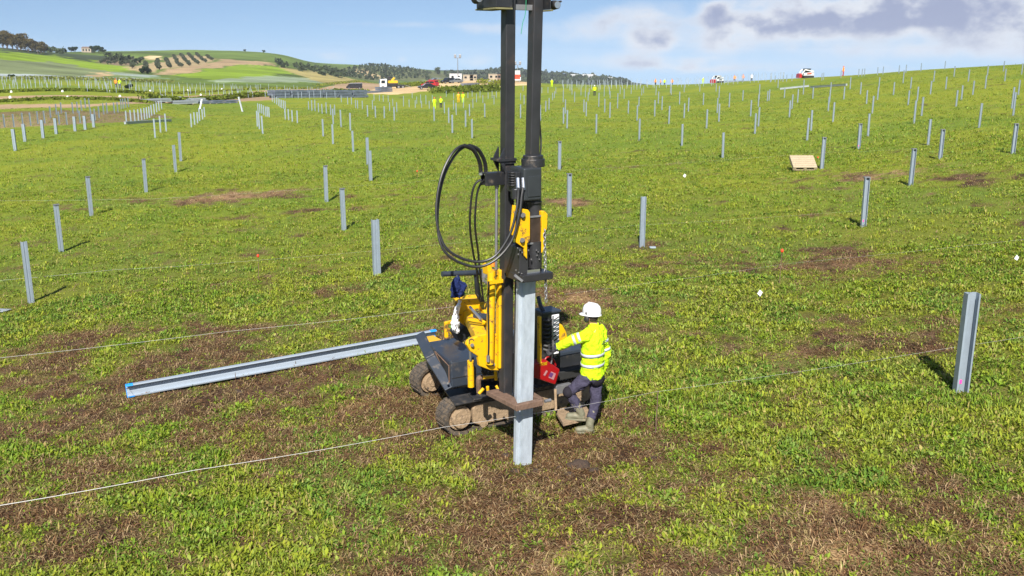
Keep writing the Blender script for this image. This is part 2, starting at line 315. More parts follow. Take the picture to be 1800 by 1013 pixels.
def leaf_mat():
    m = bpy.data.materials.new('weed_leaf'); m.use_nodes = True; t = m.node_tree; t.nodes.clear(); L = t.links.new
    a = t.nodes.new('ShaderNodeAttribute'); a.attribute_name = 'tint'; d = t.nodes.new('ShaderNodeBsdfDiffuse'); r = t.nodes.new('ShaderNodeBsdfTranslucent'); x = t.nodes.new('ShaderNodeMixShader'); o = t.nodes.new('ShaderNodeOutputMaterial')
    L(a.outputs['Color'], d.inputs[0]); L(a.outputs['Color'], r.inputs[0]); x.inputs[0].default_value = .32; L(d.outputs[0], x.inputs[1]); L(r.outputs[0], x.inputs[2]); L(x.outputs[0], o.inputs[0]); return m
M['leaf'] = leaf_mat()
# ------------------------------------------------------------------ mesh helpers
class MB:
    def __init__(s): s.v = []; s.f = []
    def add(s, vs, fs):
        o = len(s.v); s.v += [tuple(map(float, p)) for p in vs]; s.f += [tuple(i + o for i in f) for f in fs]; return s
    def bx(s, x0, x1, y0, y1, z0, z1):
        return s.add([(x0, y0, z0), (x1, y0, z0), (x1, y1, z0), (x0, y1, z0), (x0, y0, z1), (x1, y0, z1), (x1, y1, z1), (x0, y1, z1)],
                     [(0, 3, 2, 1), (4, 5, 6, 7), (0, 1, 5, 4), (1, 2, 6, 5), (2, 3, 7, 6), (3, 0, 4, 7)])
    def beam(s, p, q, w, h, up=(0, 0, 1)):
        p, q = Vector(p), Vector(q); d = (q - p).normalized(); up = Vector(up)
        if abs(d.dot(up)) > .98: up = Vector((0, 1, 0))
        a = d.cross(up).normalized() * w / 2; b = a.cross(d).normalized() * h / 2
        return s.add([p - a - b, p + a - b, p + a + b, p - a + b, q - a - b, q + a - b, q + a + b, q - a + b],
                     [(0, 3, 2, 1), (4, 5, 6, 7), (0, 1, 5, 4), (1, 2, 6, 5), (2, 3, 7, 6), (3, 0, 4, 7)])
    def cyl(s, p, q, r, r2=None, n=14):
        r2 = r if r2 is None else r2; p, q = Vector(p), Vector(q); d = (q - p).normalized()
        a = d.orthogonal().normalized(); b = d.cross(a); vs = []
        for k in range(n):
            t = 2 * math.pi * k / n; o = a * math.cos(t) + b * math.sin(t); vs += [p + o * r, q + o * r2]
        fs = [(2 * k, 2 * ((k + 1) % n), 2 * ((k + 1) % n) + 1, 2 * k + 1) for k in range(n)]
        fs += [tuple(2 * k for k in range(n - 1, -1, -1)), tuple(2 * k + 1 for k in range(n))]
        return s.add(vs, fs)
    def tube(s, pts, r, n=8, closed=False):
        P = [Vector(p) for p in pts]; m = len(P); vs = []; fs = []; rr = r if hasattr(r, '__len__') else [r] * m
        a = None
        for i in range(m):
            if closed: d = (P[(i + 1) % m] - P[i - 1]).normalized()
            else: d = (P[min(i + 1, m - 1)] - P[max(i - 1, 0)]).normalized()
            a = d.orthogonal().normalized() if a is None else (a - d * a.dot(d)).normalized()
            b = d.cross(a)
            for k in range(n):
                t = 2 * math.pi * k / n; vs.append(P[i] + (a * math.cos(t) + b * math.sin(t)) * rr[i])
        for i in range(m if closed else m - 1):
            j = (i + 1) % m
            for k in range(n): fs.append((i * n + k, i * n + (k + 1) % n, j * n + (k + 1) % n, j * n + k))
        if not closed: fs += [tuple(range(n - 1, -1, -1)), tuple((m - 1) * n + k for k in range(n))]
        return s.add(vs, fs)
    def prism(s, pts, off):
        P = [Vector(p) for p in pts]; n = len(P); off = Vector(off)
        nrm = Vector((0, 0, 0))
        for i in range(n): nrm += P[i].cross(P[(i + 1) % n])
        if nrm.dot(off) > 0: P = P[::-1]
        vs = P + [p + off for p in P]
        return s.add(vs, [tuple(range(n)), tuple(range(2 * n - 1, n - 1, -1))] + [(i, i + n, (i + 1) % n + n, (i + 1) % n) for i in range(n)])
    def loft(s, rings, n=14):
        """rings: (centre, axis a, axis b) with the axes scaled to the half widths"""
        vs = []; fs = []
        for c, a, b in rings:
            c, a, b = Vector(c), Vector(a), Vector(b)
            for k in range(n): t = 2 * math.pi * k / n; vs.append(c + a * math.cos(t) + b * math.sin(t))
        for i in range(len(rings) - 1):
            for k in range(n): fs.append((i * n + k, i * n + (k + 1) % n, (i + 1) * n + (k + 1) % n, (i + 1) * n + k))
        fs += [tuple(range(n - 1, -1, -1)), tuple((len(rings) - 1) * n + k for k in range(n))]
        return s.add(vs, fs)
    def limb(s, pts, rad, n=12):
        P = [Vector(p) for p in pts]; rings = []; a = None
        for i, p in enumerate(P):
            d = (P[min(i + 1, len(P) - 1)] - P[max(i - 1, 0)]).normalized()
            a = d.orthogonal().normalized() if a is None else (a - d * a.dot(d)).normalized()
            b = d.cross(a); rings.append((p, a * rad[i], b * rad[i]))
        d0 = (P[0] - P[1]).normalized(); d1 = (P[-1] - P[-2]).normalized()
        rings = [(P[0] + d0 * rad[0] * .6, rings[0][1] * .6, rings[0][2] * .6)] + rings + [(P[-1] + d1 * rad[-1] * .6, rings[-1][1] * .6, rings[-1][2] * .6)]
        return s.loft(rings, n)
    def ell(s, c, rx, ry, rz, n=12, m=8, R=None):
        vs = []; fs = []; c = Vector(c)
        for i in range(m + 1):
            t = math.pi * i / m
            for k in range(n):
                f = 2 * math.pi * k / n; p = Vector((rx * math.sin(t) * math.cos(f), ry * math.sin(t) * math.sin(f), -rz * math.cos(t)))
                vs.append(c + (R @ p if R else p))
        for i in range(m):
            for k in range(n): fs.append((i * n + k, i * n + (k + 1) % n, (i + 1) * n + (k + 1) % n, (i + 1) * n + k))
        return s.add(vs, fs)
    def mesh(s, name, material, smooth=False):
        me = bpy.data.meshes.new(name); me.from_pydata(s.v, [], s.f); me.update()
        if material: me.materials.append(M[material] if isinstance(material, str) else material)
        if smooth: me.polygons.foreach_set('use_smooth', [True] * len(me.polygons))
        return me
    def build(s, name, material, parent=None, bevel=0, smooth=False, loc=None, remesh=0):
        o = bpy.data.objects.new(name, s.mesh(name, material, smooth or remesh)); COL.objects.link(o)
        if parent: o.parent = parent
        if loc is not None: o.location = loc
        if bevel:
            b = o.modifiers.new('bevel', 'BEVEL'); b.width = bevel; b.segments = 2; b.limit_method = 'ANGLE'; b.angle_limit = .6
        if remesh:
            r = o.modifiers.new('union', 'REMESH'); r.mode = 'VOXEL'; r.voxel_size = remesh; r.use_smooth_shade = True
            q = o.modifiers.new('soft', 'SMOOTH'); q.factor = .5; q.iterations = 3
        elif smooth:
            try: o.data.set_sharp_from_angle(angle=.7)
            except Exception: pass
        return o
def tag(o, label, cat, group=None, kind=None):
    if label: o['label'] = label
    if cat: o['category'] = cat
    if group: o['group'] = group
    if kind: o['kind'] = kind
    return o
def empty(name, loc, rz=0.0):
    o = bpy.data.objects.new(name, None); COL.objects.link(o); o.location = [float(v) for v in loc]; o.rotation_euler = (0, 0, rz); o.empty_display_size = .2; return o
def copy_tree(o, parent=None):
    c = o.copy(); COL.objects.link(c); c.parent = parent
    for ch in list(o.children): copy_tree(ch, c)
    return c
def smoothpath(pts, k=6):
    P = [Vector(p) for p in pts]; out = []
    for i in range(len(P) - 1):
        a, b, c, d = P[max(i - 1, 0)], P[i], P[i + 1], P[min(i + 2, len(P) - 1)]
        for j in range(k):
            t = j / k; out.append(.5 * ((2 * b) + (c - a) * t + (2 * a - 5 * b + 4 * c - d) * t * t + (3 * b - a - 3 * c + d) * t ** 3))
    return out + [P[-1]]
def np_mesh(name, verts, quads, cols, material, k=4):
    me = bpy.data.meshes.new(name); nv, nf = len(verts), len(quads)
    me.vertices.add(nv); me.vertices.foreach_set('co', np.ascontiguousarray(verts, np.float32).ravel())
    me.loops.add(nf * k); me.loops.foreach_set('vertex_index', np.ascontiguousarray(quads, np.int32).ravel())
    me.polygons.add(nf); me.polygons.foreach_set('loop_start', np.arange(0, nf * k, k, dtype=np.int32))
    try: me.polygons.foreach_set('loop_total', np.full(nf, k, np.int32))
    except Exception: pass
    if cols is not None:
        a = me.color_attributes.new('tint', 'FLOAT_COLOR', 'POINT')
        c4 = np.ones((nv, 4), np.float32); c4[:, :3] = cols; a.data.foreach_set('color', c4.ravel())
    me.update(calc_edges=True); me.materials.append(M[material]); return me
# ------------------------------------------------------------------ the ground sheet
def build_ground():
    azd = np.linspace(-.62, .62, 420); azc = np.linspace(.62, 2 * math.pi - .62, 70)[1:-1]
    az = np.concatenate([azd, azc]); rr = np.concatenate([[1.2, 2.5, 4, 5.5, 7], np.exp(np.linspace(math.log(8), math.log(3300), 560))])
    R_, A_ = np.meshgrid(rr, az, indexing='ij'); x = (R_ * np.sin(A_)).ravel(); y = (R_ * np.cos(A_)).ravel()
    z = zt(x, y); col = ground_colour(x, y); na = len(az)
    i = np.arange(len(rr) - 1)[:, None] * na; j = np.arange(na)[None]; j2 = (j + 1) % na
    q = np.stack([i + j, i + j2, i + na + j2, i + na + j], -1).reshape(-1, 4)
    v = np.stack([x, y, z], -1)
    me = np_mesh('ground', v, q, col, 'ground')
    me.polygons.foreach_set('use_smooth', [True] * len(me.polygons))
    o = bpy.data.objects.new('ground', me); COL.objects.link(o)
    tag(o, 'rolling green and brown field running out to the hills', None, kind='structure')
build_ground()
# ------------------------------------------------------------------ the pile driver: u along its tracks, v away from the pile, w up
TH = math.radians(31); O3 = ground0(922, 818); O3[2] = float(zt(O3[0], O3[1]))
UU = np.array([math.cos(TH), math.sin(TH), 0]); VV = np.array([-math.sin(TH), math.cos(TH), 0]); WW = np.array([0, 0, 1.0])
def q(px, py, v=None, w=None):
    d = ray(px, py); r = np.array([0, 0, HC]) - O3
    t = (v - r @ VV) / (d @ VV) if v is not None else (w - r @ WW) / (d @ WW)
    p = r + d * t; return Vector((p @ UU, p @ VV, p @ WW))
def qu(px, py, v): return q(px, py, v).x
def qw(px, py, v): return q(px, py, v).z
def build_rig():
    R = empty('pile_driver', O3, TH)
    tag(R, 'yellow and black tracked pile driver with tall twin-column mast in the field', 'pile driver')
    # --- crawler tracks
    def track(u0, u1, v0, v1, face):
        r = .25; t = empty('crawler_track', (0, 0, 0)); t.parent = R
        path = []; n = 10
        for k in range(n + 1): a = math.pi / 2 + math.pi * k / n; path.append((u0 + r + r * math.cos(a), r + r * math.sin(a)))
        m = 16
        for k in range(1, m): path.append((u0 + r + (u1 - u0 - 2 * r) * k / m, 0))
        for k in range(n + 1): a = -math.pi / 2 + math.pi * k / n; path.append((u1 - r + r * math.cos(a), r + r * math.sin(a)))
        for k in range(1, m): path.append((u1 - r - (u1 - u0 - 2 * r) * k / m, 2 * r - .02 * math.sin(math.pi * k / m)))
        b = MB(); N_ = len(path); vs = []; fs = []
        for i, (x, z) in enumerate(path):
            x0, z0 = path[i - 1]; x1, z1 = path[(i + 1) % N_]; d = Vector((x1 - x0, z1 - z0)).normalized(); nn = Vector((-d.y, d.x))
            xi, zi = x + nn.x * .045, z + nn.y * .045
            vs += [(x, v0, z), (x, v1, z), (xi, v1 - .01, zi), (xi, v0 + .01, zi)]
        for i in range(N_):
            j = (i + 1) % N_
            for k in range(4): fs.append((i * 4 + k, j * 4 + k, j * 4 + (k + 1) % 4, i * 4 + (k + 1) % 4))
        b.add(vs, fs); b.build('rubber_belt', 'track', t)
        lug = MB(); acc = 0
        for i in range(N_):
            x0, z0 = path[i]; x1, z1 = path[(i + 1) % N_]; L_ = math.hypot(x1 - x0, z1 - z0); acc += L_
            kk = max(1, round(L_ / .065))
            for e in range(kk):
                f = (e + .5) / kk; x, z = x0 + (x1 - x0) * f, z0 + (z1 - z0) * f; d = Vector(((x1 - x0) / L_, 0, (z1 - z0) / L_)); o = Vector((d.z, 0, -d.x))
                c = Vector((x, 0, z)) + o * .002
                lug.beam(c + Vector((0, v0 + .01, 0)), c + Vector((0, v1 - .01, 0)), .032, .022, o)
        lug.build('tread_lug', 'track', t)
        for uc in (u0 + r, u1 - r):
            wv = MB().cyl((uc, v0 + .05, r), (uc, v1 - .05, r), .180, n=24).build('drive_wheel', 'mud', t, bevel=.012)
            MB().cyl((uc, v0 - .015, r), (uc, v0 + .06, r), .135, .15, n=24).cyl((uc, v0 - .03, r), (uc, v0 - .01, r), .06, n=10).build('hub', 'mud', wv, bevel=.006)
        fr = MB().prism([(u0 + .46, v0 + .03, .13), (u0 + .56, v0 + .03, .09), (u1 - .56, v0 + .03, .09), (u1 - .46, v0 + .03, .14), (u1 - .44, v0 + .03, .36), (u1 - .52, v0 + .03, .41), (u0 + .5, v0 + .03, .41), (u0 + .44, v0 + .03, .36)], (0, v1 - v0 - .06, 0))
        fr.build('track_frame', 'mud', t, bevel=.015)
        for k in range(4):
            uc = u0 + .62 + k * (u1 - u0 - 1.24) / 3
            MB().cyl((uc, v0 + .02, .10), (uc, v1 - .02, .10), .062, n=16).build('track_roller', 'mud', t)
        return t
    u0 = qu(784, 742, 1.31)
    track(u0, u0 + 2.6, 1.31, 1.64, -1)
    uf = qu(733, 650, 2.95)
    track(uf, uf + 2.55, 2.92, 3.25, -1)
    # --- chassis
    MB().bx(u0 + .72, u0 + 2.0, 1.66, 2.9, .32, .64).build('chassis', 'black', R, bevel=.02)
    MB().prism([q(782, 687, w=.52), q(800, 711, w=.52), q(868, 697, w=.52), q(908, 684, w=.52), q(880, 668, w=.52)], (0, 0, -.025)).build('platform_plate', 'plate', R, bevel=.004)
    MB().prism([q(823, 691, w=.545), q(833, 702, w=.545), q(880, 694, w=.545), q(868, 684, w=.545)], (0, 0, -.02)).build('platform_plate', 'plate', R, bevel=.004)
    # --- counterweight box and bumper
    bw1 = qw(793, 637, 1.36); bu = qu(793, 637, 1.36); bb = bw1 - .38
    cb = MB().prism([(bu, 1.36, bb), (bu + .50, 1.36, bb), (bu + .50, 1.36, bw1), (bu, 1.36, bw1)], (.12, 1.05, 0)).build('counterweight_box', 'navy', R, bevel=.018)
    def lf(s, w, o=.006): return (bu + .12 * s / 1.05 - o, 1.36 + s, w)
    MB().prism([lf(.07, bb + .08), lf(.07, bw1 - .08), lf(.60, bw1 - .03)], (-.004, 0, 0)).build('opening_shade_plate', 'rubber', cb)  # flat black triangle: the recess's inner shade put into its colour
    MB().tube([lf(.06, bb + .06, .012), lf(.06, bw1 - .07, .012), lf(.62, bw1 - .015, .012)], .009, 5, True).build('opening_rim', 'rust', cb)
    MB().bx(bu + .004, bu + .5, 1.352, 1.357, bb + .14, bb + .148).build('panel_seam', 'rubber', cb)
    pts = [q(738, 588, 2.35), q(757, 629, 1.85), q(791, 684, 1.38)]
    ba = MB(); 
    for a, b_ in zip(pts[:-1], pts[1:]): ba.beam(a, b_, .06, .15, (.8, .3, .6))
    ba.build('bumper_arm', 'navy', R, bevel=.012)
    MB().cyl(q(787, 674, 1.36), q(787, 674, 1.32), .018, n=6).build('bolt', 'darkbolt', R)
    a = q(752, 600, 2.5); MB().bx(a.x, a.x + .22, 2.45, 2.75, a.z - .2, a.z).build('rear_bracket', 'yellow', R, bevel=.015)
    a = q(784, 566, 2.3); g = MB().beam(a, a + Vector((0, 0, -.24)), .05, .05).beam(a + Vector((0, 0, -.02)), a + Vector((.22, .05, -.02)), .05, .05).beam(a + Vector((.01, 0, -.1)), a + Vector((.22, 0, -.30)), .05, .05); g.build('guard_frame', 'yellow', R, bevel=.008)
    MB().beam(q(800, 592, 1.75), q(822, 573, 1.75), .22, .20).build('pump_housing', 'black', R, bevel=.03)
    MB().beam(q(806, 585, 1.62), q(818, 577, 1.62), .03, .05).build('pump_cover', 'rubber', R, bevel=.008)
    # --- levelling cylinder, pipes
    MB().cyl(q(827, 634, 1.22), q(828, 680, 1.22), .046, n=18).build('levelling_cylinder', 'yellow', R, smooth=True)
    MB().cyl(q(826, 606, 1.17), q(827, 634, 1.17), .017).build('cylinder_rod', 'chrome', R, smooth=True)
    MB().tube(smoothpath([q(856, 664, .75), q(845, 664, .75), q(841, 668, .75), q(842, 690, .78)]), .035, 8).build('rusty_pipe', 'rust', R, smooth=True)
    for p0, p1 in (((850, 664), (872, 662)), ((850, 683), (842, 692)), ((857, 680), (858, 692)), ((871, 652), (872, 668)), ((896, 672), (897, 690))):
        MB().cyl(q(*p0, .7), q(*p1, .72), .022, n=10).build('yellow_link', 'yellow', R, smooth=True)
    MB().tube(smoothpath([q(872, 678, .6), q(880, 690, .55), q(893, 692, .5)]), .018, 6).build('yellow_link', 'yellow', R, smooth=True)
    hb = MB(); random.seed(3)
    for k in range(7):
        x = 846 + k * 6; hb.tube(smoothpath([q(x, 652, .9), q(x + 4, 658 + random.uniform(0, 6), .95), q(x - 2 + random.uniform(-4, 4), 670, 1.2)]), .010, 6)
    hb.build('hose_bundle', 'hose', R, smooth=True)
    MB().bx(qu(848, 680, 1.66), qu(905, 680, 1.66), 1.66, 2.3, .50, .95).build('swing_base', 'rubber', R, bevel=.02)
    # --- mast
    mL0, mL1 = q(889, 694, .36), q(894, -75, .36); mR0, mR1 = q(925, 694, .36), q(944, -75, .36)
    MB().beam(mL0, mL1, .135, .135, (0, -1, 0)).build('mast_column', 'mast', R, bevel=.012)
    MB().beam(mR0, mR1, .135, .135, (0, -1, 0)).build('mast_column', 'mast', R, bevel=.012)
    rk = MB(); ra, rb = q(909, 492, .30), q(906, 690, .30); rk.beam(ra, rb, .05, .03, (0, -1, 0))
    for k in range(58):
        c = ra.lerp(rb, k / 58); rk.bx(c.x - .02, c.x + .045, .262, .285, c.z, c.z + .016)
    rk.build('lift_rack', 'darkbolt', R)
    MB().bx(mL0.x - .1, mR0.x + .1, .28, .5, mL0.z - .06, mL0.z + .02).build('mast_foot', 'black', R, bevel=.01)
    # head
    h0, h1 = q(868, 13, .2), q(965, 17, .2)
    hd = MB().bx(h0.x, mL1.x - .07, .15, .62, h0.z, h0.z + .55).bx(mR1.x + .06, h1.x, .15, .62, h1.z, h1.z + .55).bx(mL1.x - .06, mR1.x + .06, .45, .62, h0.z + .05, h0.z + .55)
    hd.build('mast_head', 'black', R, bevel=.01)
    MB().tube(smoothpath([q(950, -20, .42), q(949, 120, .40), q(948, 200, .40), q(951, 250, .40), q(949, 275, .3)]), .012, 6).build('mast_cable', 'hose', R, smooth=True)
    MB().bx(h0.x - .01, mL1.x - .075, .14, .63, h0.z - .02, h0.z - .002).bx(mR1.x + .065, h1.x + .02, .14, .63, h1.z - .02, h1.z - .002).build('head_base_plate', 'lichen', R)
    MB().bx(mL1.x + .07, mR1.x - .06, .33, .36, q(920, 18, .3).z, q(920, 8, .3).z).build('cross_plate', 'steel', R, bevel=.004)
    for x, y in ((976, 9), (839, -2)):
        c = q(x, y, .4); s = 1 if x > 900 else -1
        lp = MB().cyl(c + Vector((0, -.05, 0)), c + Vector((0, .05, 0)), .05, .06, n=14).build('work_lamp', 'rubber', R, bevel=.006)
        MB().cyl(c + Vector((0, -.053, 0)), c + Vector((0, -.051, 0)), .042, n=14).build('lens', 'chrome', lp)
        MB().tube([c + Vector((-s * .22, .05, .03)), c + Vector((-s * .05, 0, .03)), c + Vector((s * .09, 0, .045))], .012, 6).build('lamp_arm', 'black', R)
    MB().tube(smoothpath([q(925, -30, .3), q(924, 20, .3), q(919, 40, .3), q(916, 60, .3)]), .004, 5).build('green_wire', 'green', R)
    # collar on the left column
    cl = MB(); cz = q(888, 280, .36).z; cx = q(890, 280, .36).x
    cl.bx(cx - .16, cx + .085, .25, .48, cz - .015, cz + .015).bx(cx - .085, cx + .085, .27, .45, cz - .05, cz - .016)
    cl.prism([(cx - .15, .27, cz), (cx - .07, .27, cz + .15), (cx - .07, .27, cz)], (0, .03, 0)).prism([(cx - .15, .27, cz), (cx - .07, .27, cz - .16), (cx - .07, .27, cz)], (0, .03, 0))
    cl.prism([(cx - .15, .42, cz), (cx - .07, .42, cz + .15), (cx - .07, .42, cz)], (0, .03, 0)).prism([(cx - .15, .42, cz), (cx - .07, .42, cz - .16), (cx - .07, .42, cz)], (0, .03, 0))
    cl.build('mast_collar', 'black', R)
    a = q(850, 306, .36); b_ = q(886, 324, .36)
    MB().bx(a.x, b_.x, .30, .33, b_.z, a.z).bx(a.x, b_.x, .42, .44, b_.z, a.z).bx(a.x, b_.x, .30, .44, a.z, a.z + .012).build('hose_bracket', 'black', R, bevel=.004)
    MB().cyl(q(873, 328, .36), q(872, 474, .40), .018, n=10).cyl(q(873, 324, .36), q(873, 330, .36), .03, n=8).build('lift_rod', 'steel', R, smooth=True)
    # --- yellow lift carriage
    MB().cyl(q(864, 476, .40), q(861, 640, .40), .052, n=18).build('lift_cylinder', 'yellow', R, smooth=True)
    MB().beam(q(882, 473, .42), q(881, 646, .42), .125, .10, (0, -1, 0)).build('carriage_post', 'yellow', R, bevel=.014)
    MB().prism([q(x, y, .40) for x, y in ((857, 468), (862, 465), (866, 474), (893, 475), (893, 484), (858, 484))], (0, .14, 0)).build('carriage_top', 'yellow', R, bevel=.006)
    MB().bx(qu(858, 494, .36), qu(892, 494, .36), .33, .36, qw(870, 498, .36), qw(870, 492, .36)).build('clamp_band', 'yellow', R)
    MB().cyl(q(866, 468, .42), q(866, 460, .42), .028, n=10).build('warning_light', 'orange', R, smooth=True)
    pl = MB().prism([q(x, y, .44) for x, y in ((821, 607), (823, 600), (830, 596), (845, 589), (858, 587), (893, 587), (893, 646), (880, 652), (862, 651), (843, 644), (841, 627), (828, 619))], (0, .07, 0)).build('carriage_plate', 'yellow', R, bevel=.012)
    for x, y in ((830, 607), (867, 641)): MB().cyl(q(x, y, .45), q(x, y, .40), .024, n=8).build('bolt', 'darkbolt', pl)
    MB().tube(smoothpath([q(825, 604, .435), q(825, 598, .435), q(830, 596, .435), q(833, 599, .435)]), .007, 6).build('hook', 'rust', pl)
    MB().tube(smoothpath([q(859, 495, .33), q(858, 540, .34), q(859, 600, .34), q(858, 632, .35)]), .012, 6).build('grease_hose', 'hose', R, smooth=True)
    MB().cyl(q(858, 625, .34), q(858, 636, .34), .022, n=8).build('hose_fitting', 'steel', R)
    # --- boom behind the carriage
    MB().beam(q(824, 552, 1.55), q(849, 602, .62), .17, .16, (0, 0, 1)).build('boom_arm', 'yellow', R, bevel=.018)
    bp = MB()
    for v in (1.50, 1.80):
        bp.prism([q(x, y, v) for x, y in ((800, 534), (806, 527), (848, 525), (852, 530), (846, 542), (826, 545), (832, 572), (822, 576), (808, 566))], (0, .05, 0))
    bp.beam(q(803, 530, 1.65), q(850, 528, 1.65), .3, .03, (0, -.3, 1)); bp.build('boom_head', 'yellow', R, bevel=.008)
    MB().beam(q(843, 532, 1.6), q(862, 558, 1.2), .12, .08).build('boom_link', 'yellow', R, bevel=.01)
    MB().cyl(q(826, 540, 1.35), q(846, 562, 1.05), .020).build('cylinder_rod', 'chrome', R, smooth=True)
    MB().cyl(q(836, 556, 1.25), q(858, 558, 1.0), .05, n=14).build('boom_cylinder', 'navy', R, smooth=True)
    MB().beam(q(845, 562, 1.15), q(856, 570, 1.05), .12, .1).build('boom_link', 'yellow', R, bevel=.012)
    MB().ell(q(826, 568, 1.28), .035, .01, .05).build('round_badge', 'darkbolt', R, smooth=True)
    # --- cross bar with post
    MB().cyl(q(777, 482, 1.0), q(853, 479, 1.0), .036, n=16).build('cross_bar', 'navy', R, smooth=True)
    MB().tube([q(837, 482, 1.02), q(839, 515, 1.1), q(845, 528, 1.3)], .032, 10).build('bar_post', 'navy', R, smooth=True)
    MB().tube([q(848, 475, .96), q(852, 478, .95), q(850, 494, .95), q(857, 499, .95)], .02, 8).cyl(q(851, 474, .97), q(852, 487, .97), .05, n=12).build('bar_clamp', 'steel', R, smooth=True)
    MB().tube([q(803, 484, .96), q(806, 512, 1.0), q(809, 530, 1.3)], .007, 6).build('thin_rod', 'chrome', R)
    # --- hydraulic hoses
    def hose(pts, r=.0165): MB().tube(smoothpath(pts, 8), r, 8).build('hydraulic_hose', 'hose', R, smooth=True)
    for dx, dv in ((0, 0), (9, .05)):
        hose([q(845 + dx, 306, .36 + dv), q(843 + dx, 285, .34 + dv), q(832 + dx, 264, .30 + dv), q(815 + dx, 256, .26 + dv), q(795 + dx * .8, 270, .22 + dv), q(776 + dx * .5, 310, .18 + dv), q(767 + dx * .3, 365, .14 + dv), q(772, 410 + dx, .08), q(790, 442 + dx, .0), q(832, 460 + dx, -.08), q(868, 452 + dx * .8, -.15), q(895 + dx * .5, 415 + dx, -.2), q(907 + dx * .7, 375, -.2), q(911 + dx * .7, 345, -.17), q(911 + dx, 330, -.15)])
        cs = MB(); pts = smoothpath([q(845 + dx, 304, .36 + dv), q(843 + dx, 285, .34 + dv), q(832 + dx, 264, .30 + dv), q(815 + dx, 256, .26 + dv)], 9)
        for i in range(0, len(pts) - 1): 
            d = (pts[i + 1] - pts[i]).normalized() * .007; cs.cyl(pts[i] - d, pts[i] + d, .025, n=9)
        cs.build('hose_guard_spring', 'hose', R)
        MB().cyl(q(845 + dx, 299, .36 + dv), q(845 + dx, 308, .36 + dv), .026, n=8).build('hose_fitting', 'chrome', R)
        hose([q(846 + dx * .5, 316, .36 + dv), q(836 + dx, 323, .38 + dv), q(829 + dx, 345, .42 + dv), q(826 + dx, 395, .5 + dv), q(831 + dx, 440, .7 + dv), q(838 + dx * .6, 475, .9), q(841 + dx * .6, 500, 1.05), q(846 + dx * .4, 530, 1.2)], .014)
        MB().cyl(q(910 + dx, 313, -.1), q(911 + dx, 334, -.14), .022, n=8).build('hose_fitting', 'chrome', R, smooth=True)
    # --- hammer
    MB().cyl(q(937, 273, .03), q(937, 281, .03), .125, n=26).cyl(q(937, 279, .03), q(937, 293, .03), .145, n=26).build('hammer_cap', 'black', R, bevel=.008)
    hz1, hz0 = qw(935, 293, .0), qw(935, 350, .0); hu0, hu1 = qu(920, 320, -.12), qu(952, 320, -.12)
    hb2 = MB().bx(hu0, hu1, -.13, .2, hz0, hz1).build('hammer_body', 'slate', R, bevel=.02)
    MB().bx(hu0 + .055, hu1 - .025, -.142, -.131, hz0 + .05, hz1 - .1).build('access_panel', 'slate', hb2, bevel=.004)
    MB().bx(hu0 - .07, hu0 - .004, -.06, .16, hz0 + .1, hz1 - .05).cyl((hu0 - .05, -.02, hz1 - .25), (hu0 - .05, -.02, hz0 + .02), .05, n=12).build('valve_block', 'black', R, bevel=.008)
    cs = MB(); 
    for k in range(6): cs.tube([Vector((hu0 - .06, .02, hz1 - .06 - k * .03)) + Vector((math.cos(t) * .05, math.sin(t) * .05, 0)) for t in np.linspace(0, 6.28, 11)[:-1]], .009, 5, True)
    cs.build('coil_spring', 'hose', R)
    MB().tube(smoothpath([Vector((hu1 - .02, 0, hz1 - .02)), Vector((hu1 + .05, 0, hz1 - .1)), Vector((hu1 + .04, 0, hz1 - .25)), Vector((hu1, 0, hz1 - .33))]), .011, 6).build('side_hose', 'hose', R, smooth=True)
    MB().cyl(q(939, 349, .02), q(940, 378, .02), .088, n=22).cyl(q(939, 354, .0), q(939, 356, .0), .096, n=22).build('hammer_cylinder', 'mast', R, smooth=True)
    z1, z0 = qw(942, 378, 0), qw(942, 424, 0); c0, c1 = qu(931, 400, -.08), qu(952, 400, -.08)
    MB().bx(c0 - .05, c1 + .05, -.09, .2, z0, z1).build('ram_block', 'rustdark', R, bevel=.008)
    MB().bx(c0 - .04, c1 + .02, -.105, -.092, z1 - .01, z1 + .012).build('wear_strip', 'steel', R); MB().bx(c0 - .04, c1 + .02, -.105, -.092, z0 - .012, z0 + .01).build('wear_strip', 'steel', R)
    ck = MB().prism([q(x, y, -.16) for x, y in ((911, 366), (929, 369), (932, 374), (932, 424), (927, 428), (927, 456), (922, 450), (922, 437), (908, 427), (906, 418))], (0, .035, 0)).build('cheek_plate', 'yellow', R, bevel=.008)
    for x, y in ((919, 379), (918, 423)): MB().cyl(q(x, y, -.16), q(x, y, -.205), .026, n=8).cyl(q(x, y, -.16), q(x, y, -.175), .034, n=12).build('bolt', 'darkbolt', ck)
    ck = MB().prism([q(x, y, .0) for x, y in ((903, 361), (909, 362), (909, 414), (903, 416), (898, 411))], (0, .04, 0)).build('cheek_plate', 'yellow', R, bevel=.006)
    for x, y in ((907, 374), (907, 417)): MB().cyl(q(x, y, .0), q(x, y, -.04), .020, n=8).build('bolt', 'steel', ck)
    MB().prism([q(x, y, -.12) for x, y in ((952, 372), (958, 371), (963, 377), (962, 404), (957, 406), (956, 440), (952, 446), (953, 400))], (0, .2, 0)).build('cheek_plate', 'yellow', R, bevel=.008)
    MB().bx(qu(908, 450, -.05), qu(924, 450, -.05), -.12, .25, qw(930, 483, 0), qw(930, 430, 0)).bx(qu(926, 450, -.05), qu(955, 450, -.05), -.02, .25, qw(930, 483, 0), qw(930, 424, 0)).build('guide_block', 'mast', R, bevel=.01)
    MB().cyl(q(940, 424, -.04), q(940, 470, -.04), .09, n=20).build('anvil_pin', 'mast', R, smooth=True)
    bl = MB()
